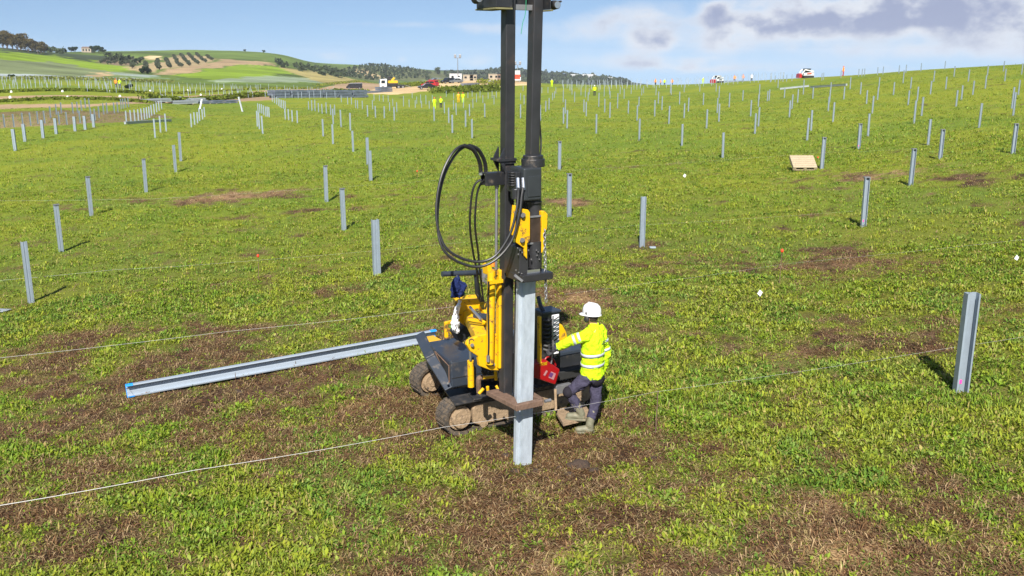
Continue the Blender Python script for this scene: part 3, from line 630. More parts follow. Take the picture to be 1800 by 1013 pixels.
    for x, y in ((910, 436), (914, 440), (918, 444), (911, 447), (943, 440), (946, 443), (944, 449), (934, 456), (948, 456), (929, 440), (907, 475), (912, 479), (917, 481)): MB().cyl(q(x, y, -.13), q(x, y, -.16), .009, n=7).build('bolt', 'darkbolt', R)
    pz = qw(932, 477, -.1); MB().bx(qu(925, 477, -.1), qu(947, 477, -.1), -.13, -.115, pz - .022, pz + .022).build('shim_plate', 'chrome', R)
    az_ = qw(932, 488, -.15); MB().bx(qu(904, 488, 0), qu(957, 488, 0), -.2, .2, az_ - .045, az_ + .045).build('anvil_plate', 'mast', R, bevel=.008)
    MB().bx(qu(912, 400, .2), qu(945, 400, .2), .20, .28, qw(930, 470, .2), qw(930, 300, .2)).build('slide_carriage', 'mast', R, bevel=.01)
    MB().beam(q(905, 484, -.17), q(918, 494, -.2), .05, .03).build('latch', 'steel', R)
    ch = MB(); A, B = q(957, 404, -.13), q(960, 531, -.13); nl = 20
    for k in range(nl):
        c = A.lerp(B, (k + .5) / nl); hl = (A - B).length / nl * .5 + .007; w = .017
        ax = Vector((1, 0, 0)) if k % 2 else Vector((0, 1, 0)); lp = []
        for t in np.linspace(0, 2 * math.pi, 13)[:-1]: lp.append(c + ax * w * math.cos(t) + Vector((0, 0, 1)) * hl * math.sin(t))
        ch.tube(lp, .006, 5, True)
    ch.build('chain', 'steel', R)
    # --- pile guide at the foot
    gz = qw(925, 712, -.15); ga, gb = qu(904, 714, -.15), qu(951, 714, -.15)
    MB().bx(ga, gb + .01, -.2, -.125, gz - .04, gz + .04).build('guide_bar', 'rust', R, bevel=.008)
    MB().prism([(ga, -.2, gz + .03), (ga - .04, .5, gz + .03), (ga + .14, .5, gz + .03), (ga + .16, .1, gz + .03), (ga + .07, -.12, gz + .03)], (0, 0, -.06)).build('guide_plate', 'rust', R, bevel=.006)
    MB().prism([(gb - .02, -.12, gz + .03), (gb + .0, .5, gz + .03), (gb + .09, .5, gz + .03), (gb + .06, -.12, gz + .03)], (0, 0, -.06)).build('guide_plate', 'rust', R, bevel=.006)
    MB().cyl((gb + .05, -.16, gz), (gb + .14, -.16, gz), .022, n=10).build('guide_pin', 'steel', R)
    # --- right side: console, guard, engine hood, step
    t = q(953, 553, 1.0); t2 = q(984, 553, 1.0); zb = qw(980, 628, 1.0)
    MB().bx(t.x, t2.x, 1.0, 1.22, zb, t.z).build('control_console', 'black', R, bevel=.012)
    MB().bx(t.x - .01, t2.x + .01, .97, 1.25, t.z, t.z + .035).build('console_top', 'navy', R, bevel=.012)
    cw = t2.x - t.x
    pf = MB().bx(t.x + cw * .52, t2.x - .02, .985, .998, zb + .06, t.z - .03).build('lever_panel', 'label', R, bevel=.004)
    for k in range(8):
        zc_ = t.z - .08 - k * (t.z - zb - .18) / 8
        MB().beam((t.x + cw * .50, .97, zc_ - .035), (t.x + cw * .80, .93, zc_ + .03), .013, .013).build('control_lever', 'rubber', pf)
        MB().tube(smoothpath([(t.x + .02, .99, zc_), (t.x + .06, .95, zc_ - .012), (t.x + cw * .42, .96, zc_ + .004)], 5), .022, 7).build('hose_loop', 'rubber', R, smooth=True)
    MB().tube(smoothpath([(t.x + cw * .45, .92, t.z - .02), (t.x + cw * .38, .91, t.z - .2), (t.x + cw * .43, .91, zb + .2), (t.x + cw * .36, .92, zb - .05)]), .012, 6).build('console_hose', 'steel', R, smooth=True)
    y0, y1 = q(948, 556, .95), q(948, 640, .95)
    MB().beam(y0, y1, .045, .05, (0, -1, 0)).beam(y1 + Vector((-.03, 0, 0)), y1 + Vector((.12, 0, 0)), .06, .06).build('console_post', 'yellow', R, bevel=.008)
    MB().tube([q(946, 522, 1.2), q(950, 538, 1.1), q(958, 552, 1.05)], .03, 8).build('console_stay', 'mast', R, smooth=True)
    MB().prism([q(x, y, 1.75) for x, y in ((980, 568), (989, 571), (996, 584), (1001, 606), (998, 618), (978, 622))], (.0, .9, 0)).build('engine_guard', 'yellow', R, bevel=.02)
    e0 = q(986, 620, 1.3); e1 = q(1034, 612, 1.3)
    hd = MB().prism([(e0.x - .1, 1.3, .62), (e1.x, 1.3, .62), (e1.x, 1.3, e0.z - .07), (e1.x, 1.3, e0.z - .06), (e0.x - .1, 1.3, e0.z - .06)], (0, 1.4, 0)).build('engine_hood', 'black', R, bevel=.03)
    MB().bx(e0.x - .1, e1.x - .02, 1.28, 2.68, e0.z - .055, e0.z + .02).build('hood_lid', 'navy', hd, bevel=.02)
    c = q(1010, 648, 1.285); MB().bx(c.x - .11, c.x + .09, 1.285, 1.294, c.z - .05, c.z + .05).build('hood_sticker', 'label', hd, bevel=.004)
    MB().bx(c.x - .10, c.x - .02, 1.279, 1.284, c.z + .0, c.z + .04).build('sticker_print', 'orange', hd)
    MB().bx(e0.x - .5, e1.x - .1, 1.12, 1.3, .60, .74).build('engine_tray', 'rubber', R, bevel=.02)
    MB().bx(qu(975, 690, 1.02), qu(1002, 684, 1.02), .98, 1.05, qw(985, 692, 1.0), qw(985, 677, 1.0)).build('step_bracket', 'steel', R, bevel=.008)
    MB().beam(q(976, 684, .96), q(977, 722, .9), .035, .035).build('step_hanger', 'mud', R, bevel=.005)
    MB().prism([q(x, y, w=.2) for x, y in ((976, 722), (990, 744), (1042, 732), (1026, 706))], (0, 0, -.05)).build('step_plate', 'mud', R, bevel=.006)
    return R
build_rig()
# ------------------------------------------------------------------ things hung on and leaning on the machine
def place_local(o): o.location = [float(v) for v in O3]; o.rotation_euler = (0, 0, TH)
def lump(name, material, rings, seed, amp, label, cat, n=16):
    random.seed(seed); b = MB(); rr = []
    for c, rx, ry in rings: rr.append((c, Vector((rx, 0, 0)), Vector((0, ry, 0))))
    b.loft(rr, n); c0 = rings[0][0]
    vs = []
    for i, p in enumerate(b.v):
        c = Vector(rings[i // n][0]); d = Vector(p) - c; k = i % n
        d *= 1 + amp * (math.sin(k * 2.4 + seed) * .6 + math.sin(k * 4.1 + i * .31) * .4 + random.uniform(-.3, .3))
        vs.append(tuple(c + d))
    b.v = vs; o = b.build(name, material, None, smooth=True)
    s = o.modifiers.new('sub', 'SUBSURF'); s.levels = 2; s.render_levels = 3
    for sz, st in ((.07, .07), (.025, .022)):
        tx = bpy.data.textures.new('folds', 'CLOUDS'); tx.noise_scale = sz; d = o.modifiers.new('folds', 'DISPLACE'); d.texture = tx; d.strength = st; d.mid_level = .5
    place_local(o); tag(o, label, cat); return o
lump('jacket', 'cloth_navy', [(q(803, 484, 1.0), .03, .03), (q(803, 491, .98), .04, .04), (q(803, 496, .97), .07, .05), (q(806, 503, .97), .12, .06), (q(807, 511, .97), .115, .06), (q(805, 519, .98), .10, .05), (q(803, 524, .98), .085, .04)], 5, .45,
     'navy blue jacket hanging from the cross bar of the pile driver', 'jacket')
lump('cloth_bag', 'cloth_white', [(q(809, 528, 1.32), .014, .014), (q(806, 537, 1.33), .02, .02), (q(802, 548, 1.35), .035, .03), (q(799, 560, 1.38), .042, .035), (q(800, 571, 1.4), .058, .04), (q(802, 580, 1.42), .055, .045), (q(803, 587, 1.44), .035, .03)], 9, .45,
     'white cloth bag hanging from the yellow boom of the pile driver', 'bag')
rc = empty('fuel_can', O3, TH); tag(rc, 'red plastic can with a printed label standing on the pile driver', 'can')
MB().prism([q(x, y, .92) for x, y in ((938, 640), (961, 633), (985, 650), (977, 677), (938, 664))], (0, .16, 0)).build('can_body', 'red', rc, bevel=.02)
MB().prism([q(x, y, .913) for x, y in ((969, 653), (977, 657), (973, 668), (964, 664))], (0, -.003, 0)).build('can_label', 'canprint', rc)
MB().prism([q(x, y, .908) for x, y in ((967.5, 654.5), (973, 657), (969.5, 664), (964.5, 661.5))], (0, -.002, 0)).build('label_print', 'purple', rc)
MB().prism([q(x, y, .913) for x, y in ((960, 651), (963, 652.5), (958, 661), (955, 659.5))], (0, -.002, 0)).build('can_lettering', 'canprint', rc)
MB().tube(smoothpath([q(956, 636, 1.0), q(962, 628, 1.0), q(972, 632, 1.0), q(977, 643, 1.0)]), .014, 7).build('can_handle', 'red', rc, smooth=True)
# ------------------------------------------------------------------ steel sections
def section_mesh(name, prof, material):
    """thin folded section along +z, unit length; prof is an open polyline in x,y"""
    t = .005; n = len(prof); P = [Vector(p) for p in prof]; off = []
    for i in range(n):
        d = (P[min(i + 1, n - 1)] - P[max(i - 1, 0)]).normalized(); off.append(P[i] + Vector((-d.y, d.x)) * t)
    ring = P + off[::-1]; m = len(ring); b = MB()
    b.add([(p.x, p.y, 0) for p in ring] + [(p.x, p.y, 1) for p in ring], [(i, (i + 1) % m, (i + 1) % m + m, i + m) for i in range(m)])
    for z in (0, m):
        for i in range(n - 1): b.add([b.v[z + i], b.v[z + i + 1], b.v[z + m - 2 - i], b.v[z + m - 1 - i]], [(0, 1, 2, 3)])
    return b.mesh(name, material)
PROF_C = [(-.065, -.075), (-.085, -.075), (-.085, .045), (-.025, .045), (-.018, .03), (.018, .03), (.025, .045), (.085, .045), (.085, -.075), (.065, -.075)]     # ribbed back at +y, open side to -y
ME_POST = section_mesh('post_section', PROF_C, 'galv'); ME_FAR = section_mesh('post_section_far', [(-.07, -.03), (-.085, .04), (.085, .04), (.07, -.03)], 'galv_far')
# the pile being driven
PROF_P = [(-.112, .12), (-.108, .065), (-.062, .060), (-.045, 0), (.096, 0), (.108, .018), (.108, .10)]
pm = section_mesh('pile_section', PROF_P, 'galv_new')
pile = bpy.data.objects.new('steel_pile', pm); COL.objects.link(pile)
p0 = q(923, 822, 0.0); p1 = q(929.5, 496, 0.0); pd = p1 - p0
Rz = Matrix.Rotation(TH - .06, 4, 'Z'); 
w0 = Vector(O3) + Vector(UU) * p0.x + Vector((0, 0, p0.z)); w1 = Vector(O3) + Vector(UU) * p1.x + Vector((0, 0, p1.z))
ax = (w1 - w0).normalized(); w0 = w0 - ax * .35; L_ = (w1 - w0).length
tilt = Vector((0, 0, 1)).rotation_difference(ax).to_matrix().to_4x4()
pile.matrix_world = Matrix.Translation(w0) @ tilt @ Rz @ Matrix.Diagonal((1, 1, L_, 1))
tag(pile, 'long galvanised steel pile upright under the hammer of the pile driver', 'pile')
# the beam on the ground
PROF_B = [(-.085, -.075), (-.10, -.075), (-.10, .0), (-.03, .0), (-.025, .02), (.025, .02), (.03, .0), (.10, .0), (.10, -.085), (.085, -.085)]
bm_ = empty('steel_beam', (0, 0, 0)); tag(bm_, 'long galvanised steel beam with blue painted ends lying left of the pile driver', 'beam')
a0 = at(224, 700); a1 = at(765, 601); A0 = Vector(a0) + Vector((0, 0, .13)); A1 = Vector(a1) + Vector((0, 0, .13)); ax = (A1 - A0).normalized()
bs = bpy.data.objects.new('section', section_mesh('beam_section', PROF_B, 'beamsteel')); COL.objects.link(bs); bs.parent = bm_
side = ax.cross(Vector((0, 0, 1))).normalized(); upv = side.cross(ax)
Rm = Matrix((-upv, -side, ax)).transposed().to_4x4()
bs.matrix_world = Matrix.Translation(A0) @ Rm @ Matrix.Diagonal((1, 1, (A1 - A0).length, 1))
for P_, s in ((A0, 1), (A1, -1)):
    e = bpy.data.objects.new('blue_end', section_mesh('beam_end', [(x * 1.02, (y + .03) * 1.10 - .03) for x, y in PROF_B], 'blue')); COL.objects.link(e); e.parent = bm_
    e.matrix_world = Matrix.Translation(P_ + (ax * -.01 if s > 0 else ax * -.11)) @ Rm @ Matrix.Diagonal((1, 1, .12, 1))
# ------------------------------------------------------------------ the worker at the console
def build_worker():
    base = at(1037, 760); W0 = Vector(base)
    T = empty('person', W0); tag(T, 'worker in hi-vis yellow jacket and white helmet reaching for the pile driver controls', 'person')
    def P(px, py, y):
        d = ray(px, py); t = y / d[1]; return Vector((d[0] * t, y, HC + d[2] * t)) - W0
    yb = W0.y
    f = Vector((-.80, .60, 0)).normalized(); r = Vector((f.y, -f.x, 0)); up = Vector((0, 0, 1))
    pel = P(1041, 655, yb + .12); hL = pel - r * .09 + Vector((0, 0, -.02)); hR = pel + r * .09 + Vector((0, 0, -.02))
    aR = P(1036, 748, yb + .02); kR = P(1047, 706, yb + .10)
    aL = P(1021, 726, yb + .05); kL = P(1001, 690, yb + .06)
    chest = P(1044, 600, yb + .14); neck = P(1043, 573, yb + .13); head = P(1039, 556, yb + .12)
    sL = neck - r * .175 + Vector((0, 0, -.10)); sR = neck + r * .185 + Vector((0, 0, -.10))
    eL = P(1001, 600, yb + .0); wL = P(981, 611, yb + .06); eR = P(1066, 622, yb + .26); wR = P(1060, 650, yb + .36)
    torso = [(pel + up * z, r * a + f * 0, f * b) for z, a, b in ((-.10, .15, .12), (.0, .165, .13))]
    sp_ = lambda t: pel.lerp(neck, t)
    trings = [(sp_(-.10), r * .185, f * .155), (sp_(.02), r * .192, f * .158), (sp_(.2), r * .183, f * .148), (sp_(.42), r * .186, f * .148), (sp_(.62), r * .198, f * .150), (sp_(.78), r * .200, f * .140), (sp_(.88), r * .165, f * .115), (sp_(.95), r * .10, f * .09), (sp_(1.02), r * .072, f * .075), (sp_(1.07), r * .068, f * .07)]
    footR = aR + f * .0; toeR = P(1017, 758, yb + .03); toeL = P(1001, 735, yb + .08)
    heelR = P(1037, 762, yb); heelL = P(1023, 738, yb + .05)
    # body: one continuous figure
    b = MB(); b.loft([(c, a * .88, d * .88) for c, a, d in trings], 18)
    b.limb([hL, kL, aL], [.078, .055, .042]); b.limb([hR, kR, aR], [.078, .055, .042]); b.limb([sL, eL, wL], [.052, .042, .030]); b.limb([sR, eR, wR], [.052, .042, .030])
    b.limb([neck - up * .06, head - up * .02], [.055, .055]); Rh = Matrix((r, f, up)).transposed()
    b.ell(head + up * .01, .078, .098, .115, 18, 12, Rh)
    b.ell(head + f * .10 + up * .0, .016, .022, .024, 8, 6, Rh); b.ell(head + f * .07 - up * .075, .04, .035, .03, 8, 6, Rh)
    for s in (-1, 1): b.ell(head + r * .08 * s - up * .005, .012, .025, .034, 8, 6, Rh)
    b.limb([aR, aR.lerp(toeR, .45)], [.035, .024]); b.limb([aL, aL.lerp(toeL, .45)], [.035, .024])
    b.build('body', 'skin', T, remesh=.012)
    for s in (-1, 1): MB().ell(head + f * .092 + r * .032 * s + up * .012, .012, .008, .009, 8, 6, Rh).build('eye', 'hair', T, smooth=True)
    MB().ell(head + f * .098 - up * .052, .026, .008, .007, 8, 6, Rh).build('mouth', 'rust', T, smooth=True)
    MB().loft([(head - f * .02 - up * .06, r * .06, f * .065), (head - f * .02 + up * .0, r * .083, f * .09), (head - f * .01 + up * .06, r * .083, f * .10)], 16).build('hair', 'hair', T, smooth=True)
    # trousers
    b = MB(); b.loft([(pel + up * .06, r * .168, f * .135), (pel, r * .175, f * .145), (pel - up * .08, r * .17, f * .14), (pel - up * .13, r * .12, f * .10)], 18)
    b.limb([hL - up * .02, hL.lerp(kL, .5), kL, kL.lerp(aL, .5), aL + (kL - aL) * .22], [.105, .096, .080, .072, .066]); b.limb([hR - up * .02, hR.lerp(kR, .5), kR, kR.lerp(aR, .5), aR + (kR - aR) * .30], [.102, .092, .078, .070, .064])
    o = b.build('trousers', 'trouser', T, remesh=.011)
    def wrinkle(o, st, sz):
        tx = bpy.data.textures.new('folds', 'CLOUDS'); tx.noise_scale = sz
        d = o.modifiers.new('folds', 'DISPLACE'); d.texture = tx; d.strength = st; d.mid_level = .5
    wrinkle(o, .040, .06)
    b = MB(); kd = (kL - hL).normalized(); b.ell(kL + Vector((-.02, -.02, .01)), .078, .085, .085, 14, 10); o = b.build('knee_patch', 'trouser_dark', T, smooth=True)
    b = MB(); b.ell(pel - f * .075 + r * .03 - up * .09, .14, .085, .11, 14, 10, Rh); o = b.build('seat_patch', 'trouser_dark', T, smooth=True)
    # jacket
    b = MB(); b.loft(trings, 22)
    AL = [sL + (neck - sL) * .25, sL, sL.lerp(eL, .55), eL, eL.lerp(wL, .6), wL]; b.limb(AL, [.085, .088, .076, .068, .062, .054], 14)
    AR = [sR + (neck - sR) * .25, sR, sR.lerp(eR, .55), eR, eR.lerp(wR, .6), wR]; b.limb(AR, [.085, .088, .076, .068, .060, .052], 14)
    o = b.build('jacket', 'hivis', T, remesh=.011); wrinkle(o, .044, .065)
    def band(c, a, d, h, nrm):
        n = 26; bb = MB(); vs = []
        for k in range(n):
            t = 2 * math.pi * k / n; p = c + a * math.cos(t) + d * math.sin(t); vs += [p - nrm * h, p + nrm * h]
        bb.add(vs, [(2 * k, 2 * ((k + 1) % n), 2 * ((k + 1) % n) + 1, 2 * k + 1) for k in range(n)])
        o = bb.build('reflective_band', 'reflect', T, smooth=True); s = o.modifiers.new('thick', 'SOLIDIFY'); s.thickness = .004
    axs = (neck - pel).normalized()
    band(sp_(.20), r * .194, f * .159, .021, axs); band(sp_(.42), r * .196, f * .158, .021, axs)
    for A_, B_, ts, rad in ((sL, eL, (.42, .72), .083), (sR, eR, (.45, .8), .084)):
        d = (B_ - A_).normalized(); a = d.orthogonal().normalized()
        for t in ts: band(A_.lerp(B_, t), a * (rad - .006 * t), d.cross(a) * (rad - .006 * t), .018, d)
    d = (wL - eL).normalized(); a = d.orthogonal().normalized(); MB().loft([(wL - d * .005, a * .056, d.cross(a) * .056), (wL + d * .035, a * .048, d.cross(a) * .048)], 14).build('cuff', 'trouser', T, smooth=True)
    # printed mark on the back of the jacket
    for k, (w_, z) in enumerate(((.055, .70), (.07, .66))):
        c = sp_(z) - f * (.158) + r * .06; MB().beam(c - r * w_, c + r * w_, .006, .010, f).build('back_print', 'trouser', T)
    # boots
    for an, kn, toe, heel in ((aR, kR, toeR, heelR), (aL, kL, toeL, heelL)):
        sh = (kn - an); b = MB(); zb = min(heel.z, toe.z) + .045; hz = Vector((an.x, an.y, zb)); tz = Vector((toe.x, toe.y, zb)); fd = (tz - hz).normalized()
        b.limb([an + sh * .62, an + sh * .30, an, hz + up * .03 - fd * .02], [.066, .064, .055, .052], 12)
        b.limb([hz - fd * .03, hz.lerp(tz, .5) + up * .012, tz + fd * .02], [.05, .052, .046], 12)
        o = b.build('boot', 'boot', T, remesh=.010); wrinkle(o, .012, .05)
        so = MB(); sd = fd.cross(up) * .048
        so.prism([hz - fd * .075 - sd * .8 - up * .052, hz + fd * .02 - sd - up * .052, tz - sd * 1.05 - up * .052, tz + fd * .06 - sd * .6 - up * .052, tz + fd * .06 + sd * .6 - up * .052, tz + sd * 1.05 - up * .052, hz + fd * .02 + sd - up * .052, hz - fd * .075 + sd * .8 - up * .052], (0, 0, .03)); so.build('boot_sole', 'boot', o, bevel=.006)
    # gloves: palm and five fingers
    for wr, el, s in ((wL, eL, -1), (wR, eR, 1)):
        d = (wr - el).normalized(); side = (Vector((0, 0, 1)) - d * d.z).normalized(); nn = d.cross(side)
        b = MB(); pc = wr + d * .075; Rp = Matrix((d, side, nn)).transposed(); b.ell(pc, .055, .043, .022, 12, 8, Rp)
        for k, (o_, l) in enumerate(((.032, .070), (.011, .080), (-.011, .074), (-.031, .058))):
            st = pc + d * .035 + side * o_; b.limb([st, st + d * l * .45 + nn * s * .008, st + d * l * .75 + nn * s * .035, st + d * l * .72 + nn * s * .06], [.011, .0105, .010, .009], 8)
        st = pc - d * .015 + side * .035; b.limb([st, st + side * .03 + d * .025 + nn * s * .012, st + side * .03 + d * .05 + nn * s * .03], [.013, .012, .010], 8)
        b.build('glove', 'glove', T, remesh=.006)
    # helmet
    hc = head + up * .055; b = MB(); rings = []
    for z, k in ((-.025, .98), (.02, 1.0), (.06, .96), (.095, .84), (.120, .62), (.134, .32), (.138, .05)): rings.append((hc + up * z - f * .012, r * .112 * k, f * .138 * k))
    b.loft(rings, 26)
    n = 26; vs = []; 
    for k in range(n):
        t = 2 * math.pi * k / n; ca, sa = math.cos(t), math.sin(t); ext = .006 + .05 * max(0, sa) ** 3
        p = hc - up * .012 - f * .012 + r * .112 * ca + f * .138 * sa; dd = (r * ca + f * sa).normalized(); vs += [p, p + dd * ext - up * (.012 + .012 * max(0, sa)), p + dd * ext - up * (.018 + .012 * max(0, sa)), p - up * .008]
    b.add(vs, [(k * 4 + i, ((k + 1) % n) * 4 + i, ((k + 1) % n) * 4 + (i + 1) % 4, k * 4 + (i + 1) % 4) for k in range(n) for i in range(4)])
    h = b.build('helmet', 'white', T, smooth=True)
    MB().beam(hc + up * .128 - f * .10, hc + up * .136 + f * .05, .035, .012).build('helmet_ridge', 'white', h, bevel=.004)
    for s in (-1, 1):
        c = head + r * .098 * s - up * .02 + f * .01
        e = MB().ell(c, .028, .042, .055, 12, 8, Rh).build('ear_defender', 'rubber', T, smooth=True)
        MB().tube(smoothpath([c + up * .04, c + up * .09 + r * .02 * s, hc + r * .115 * s + up * .015]), .009, 6).build('defender_arm', 'rubber', e)
build_worker()
# ------------------------------------------------------------------ the driven posts
def post_h(p, top):
    h = 1.4
    for _ in range(4):
        y = proj(p[0], p[1], p[2] + h)[1]; y2 = proj(p[0], p[1], p[2] + h + .01)[1]; h += (top - y) / ((y2 - y) / .01)
    return min(max(h, 1.15), 1.75)
ROW = math.radians(24)
ONES = ['first', 'second', 'third', 'fourth', 'fifth', 'sixth', 'seventh', 'eighth', 'ninth', 'tenth', 'eleventh', 'twelfth', 'thirteenth', 'fourteenth', 'fifteenth', 'sixteenth', 'seventeenth', 'eighteenth', 'nineteenth']
def nth(i):
    i += 1
    if i < 20: return ONES[i - 1]
    t = ['twent', 'thirt', 'fort', 'fift'][i // 10 - 2]
    return t + 'ieth' if i % 10 == 0 else t + 'y-' + ONES[i % 10 - 1]
def posts(L, what, group, **k):
    n = len(L)
    for i, p in enumerate(sorted(L)):
        if i <= n // 2: lab = nth(i) + ' from the left of ' + what
        else: lab = (nth(n - 1 - i) + ' from the right of ' + what).replace('first from the right', 'rightmost')
        post(*p, lab.replace('first from the left', 'leftmost'), group, **k)
def post(px, py, top, label, group, near=False, cap=False, pink=False, turn=0.0, wide=False):
    p = at(px, py); h = post_h(p, top)
    o = bpy.data.objects.new('steel_post', ME_POST if near else ME_FAR); COL.objects.link(o)
    rz = ROW + turn + (random.uniform(-.05, .05))
    o.location = (p[0], p[1], p[2] - .15); o.rotation_euler = (random.uniform(-.012, .012), random.uniform(-.012, .012), rz); k = (.78 if near else .70) if not wide else wide; o.scale = (k, k, h + .15)
    tag(o, label, 'post', group)
    if cap:
        c = MB().bx(-.12, .10, -.06, .08, (h + .14) / (h + .15), (h + .17) / (h + .15)).build('top_plate', 'steel', o)
    if pink:
        c = MB().bx(-.015, .025, .024, .029, .30 / (h + .15), .36 / (h + .15)).build('paint_mark', 'pink', o)
    return o
random.seed(21)
G0 = 'galvanised posts driven in the near field'
NEAR = [(55, 532, 425, 'galvanised post nearest the left edge of the photo, beside a scrap of sheet', 0, 0, .25), (108, 443, 360, 'second galvanised post from the left edge, with a flat top plate', 1, 0, .25),
    (161, 380, 311, 'third galvanised post from the left edge, with a flat top plate', 1, 0, .25), (257, 338, 280, 'fourth post of the left file, at the end of the tan bare patch', 1, 0, .25),
    (309, 303, 255, 'nearer of the two posts standing close together at the head of the left file', 0, 0, .25), (318, 283, 222, 'farther of the two posts standing close together at the head of the left file', 0, 0, .25),
    (605, 405, 332, 'post left of the hydraulic hose loop with a flat top plate, the nearer of two', 1, 0, .1), (574, 355, 292, 'post left of the hydraulic hose loop with a flat top plate, the farther of two', 1, 0, .1),
    (652, 318, 265, 'nearer of two overlapping posts up the field left of the hose loop', 0, 0, .1), (647, 290, 242, 'farther of two overlapping posts up the field left of the hose loop', 0, 0, .1),
    (1128, 435, 346, 'post with open channel side just right of the hammer, string tied at its foot', 0, 0, -.2), (1000, 381, 306, 'post just right of the hammer beside a bare brown patch', 1, 0, -.1), (983, 300, 249, 'post right of the hammer cap, its top plate seen against grass', 1, 0, -.1),
    (1517, 400, 312, 'post with pink paint mark beyond the brown patch on the right', 1, 1, -.3), (1600, 327, 262, 'post with flat top plate right of the wooden pallet', 1, 0, -.3), (1687, 690, 515, 'largest galvanised post, nearest on the right, pink mark near its foot', 0, 1, -.42),
    (1780, 270, 218, 'post at the right edge of the photo on the rising field', 1, 0, -.35), (1444, 297, 242, 'post standing right beside the wooden pallet', 1, 0, -.3), (1509, 263, 218, 'post with pink mark and top plate behind the pallet', 1, 1, -.3), (1652, 281, 228, 'post with flat top plate farther up right of the pallet', 1, 0, -.3)]
for px, py, top, lab, cap, pink, turn in NEAR: post(px, py, top, lab, G0, True, cap, pink, turn + (math.pi if px < 700 else 0), 1.05 if px == 1687 else 0)
post(663, 483, 386, 'pale post turned flat side to the camera, left of the pile driver', G0, True, turn=math.pi + .1, wide=1.0)
def zl(x0, y0, s, L): return [(x0 + a / s, y0 + c / s, y0 + b / s) for a, b, c in L]
A = zl(0, 40, 4, [(33, 680, 735), (100, 675, 735), (162, 668, 725), (217, 662, 725), (268, 650, 712), (316, 645, 708), (357, 625, 672), (398, 608, 652), (433, 600, 640), (515, 600, 640), (547, 590, 635), (575, 565, 620), (602, 555, 605), (630, 555, 605), (418, 650, 715), (472, 662, 718), (565, 655, 708), (642, 645, 690), (670, 640, 690), (698, 620, 672), (730, 600, 645), (755, 588, 640), (805, 582, 638), (830, 580, 632), (853, 565, 608), (868, 560, 605), (885, 560, 600), (905, 558, 595)])
posts(A, 'the thin posts before the far left dirt road', 'thin posts at the far left before the dirt road', turn=.3)
for i, p in enumerate([(27, 265, 227), (44, 249, 218), (76, 243, 211), (99, 236, 208), (132, 231, 205), (150, 228, 204), (165, 224, 202)]):
    post(*p, ['first', 'second', 'third', 'fourth', 'fifth', 'sixth', 'last'][i] + ' from the left of seven wide pale posts in a row at the left edge', 'wide pale posts in a row at the left edge', True, turn=math.pi - .35, wide=1.15)
posts(zl(0, 40, 4, [(890, 650, 705), (922, 652, 700), (950, 648, 695), (975, 645, 692), (998, 640, 685), (1018, 632, 680), (1035, 627, 675), (1052, 615, 668), (1068, 600, 655), (1087, 590, 645), (1103, 585, 630), (1120, 580, 620), (1138, 578, 610)]), 'the tight post file before the pale stacks', 'tight file of posts before the pale steel stacks', turn=math.pi - .35)
for i, p in enumerate([(273, 243, 209), (282.5, 234, 204), (292.5, 231, 200)]): post(*p, ['left', 'middle', 'right'][i] + ' one of three posts standing alone right of the long steel beams', 'three posts alone in the left field', turn=math.pi - .3)
posts(zl(0, 40, 4, [(1347, 640, 735), (1370, 630, 720), (1390, 645, 710), (1405, 600, 690), (1425, 625, 680), (1440, 600, 665)]), 'the short post file below the leaning section', 'short file of posts below the leaning section', turn=math.pi - .3)
B1 = zl(450, 80, 4, [(10, 460, 570), (25, 470, 590), (48, 495, 625), (15, 428, 470), (28, 432, 475), (42, 438, 480), (55, 440, 490), (70, 448, 500), (82, 450, 500), (93, 450, 505), (115, 360, 395), (130, 372, 405), (145, 380, 415), (158, 388, 425), (170, 395, 435), (182, 400, 440), (195, 405, 445), (207, 408, 450), (207, 455, 523), (230, 450, 527), (256, 455, 540), (291, 458, 545)])
posts(B1, 'the posts in front of the dark stacked piles', 'posts in front of the dark stacked piles', turn=math.pi - .2)
B2 = zl(450, 80, 4, [(472, 518, 640), (543, 445, 553), (541, 555, 695), (598, 453, 575), (663, 475, 600), (683, 600, 748), (785, 430, 503), (840, 425, 510), (902, 430, 513), (972, 432, 528)])
posts(B2, 'the mid-field posts left of the hose loop', 'mid-field posts left of the mast', turn=math.pi)
B3 = zl(450, 80, 4, [(370, 400, 455), (393, 385, 460), (415, 383, 462), (440, 415, 470), (465, 428, 480), (495, 400, 483), (525, 430, 490), (553, 430, 490), (600, 350, 400), (645, 360, 415), (672, 365, 415), (700, 385, 440), (715, 395, 445), (748, 400, 448), (820, 385, 450), (940, 400, 460), (990, 400, 470), (962, 380, 425), (1037, 350, 430), (1077, 380, 435), (1120, 385, 440), (1165, 390, 440), (1218, 390, 445),
    (830, 345, 390), (868, 348, 390), (895, 350, 395), (930, 355, 395), (1098, 335, 370), (1130, 360, 410), (1158, 345, 405), (1195, 350, 415), (1240, 350, 400), (1338, 320, 360), (1390, 340, 375), (1490, 330, 370), (1520, 320, 360), (1550, 340, 400), (1575, 320, 370), (1632, 330, 375), (1660, 320, 370), (1690, 325, 365), (1720, 320, 360)])
posts(B3, 'small posts before the sandy yard', 'small far posts before the sandy yard', turn=math.pi)
B4 = zl(450, 80, 4, [(1253, 432, 533), (1355, 437, 545), (1380, 488, 615), (1325, 400, 480), (1407, 405, 490), (1388, 385, 450), (1473, 457, 575), (1501, 412, 497), (1519, 518, 655), (1525, 375, 440), (1458, 370, 440), (1608, 408, 507), (1673, 350, 415), (1595, 350, 405)])
posts(B4, 'the posts around the four far workers', 'posts near the four workers', turn=math.pi)
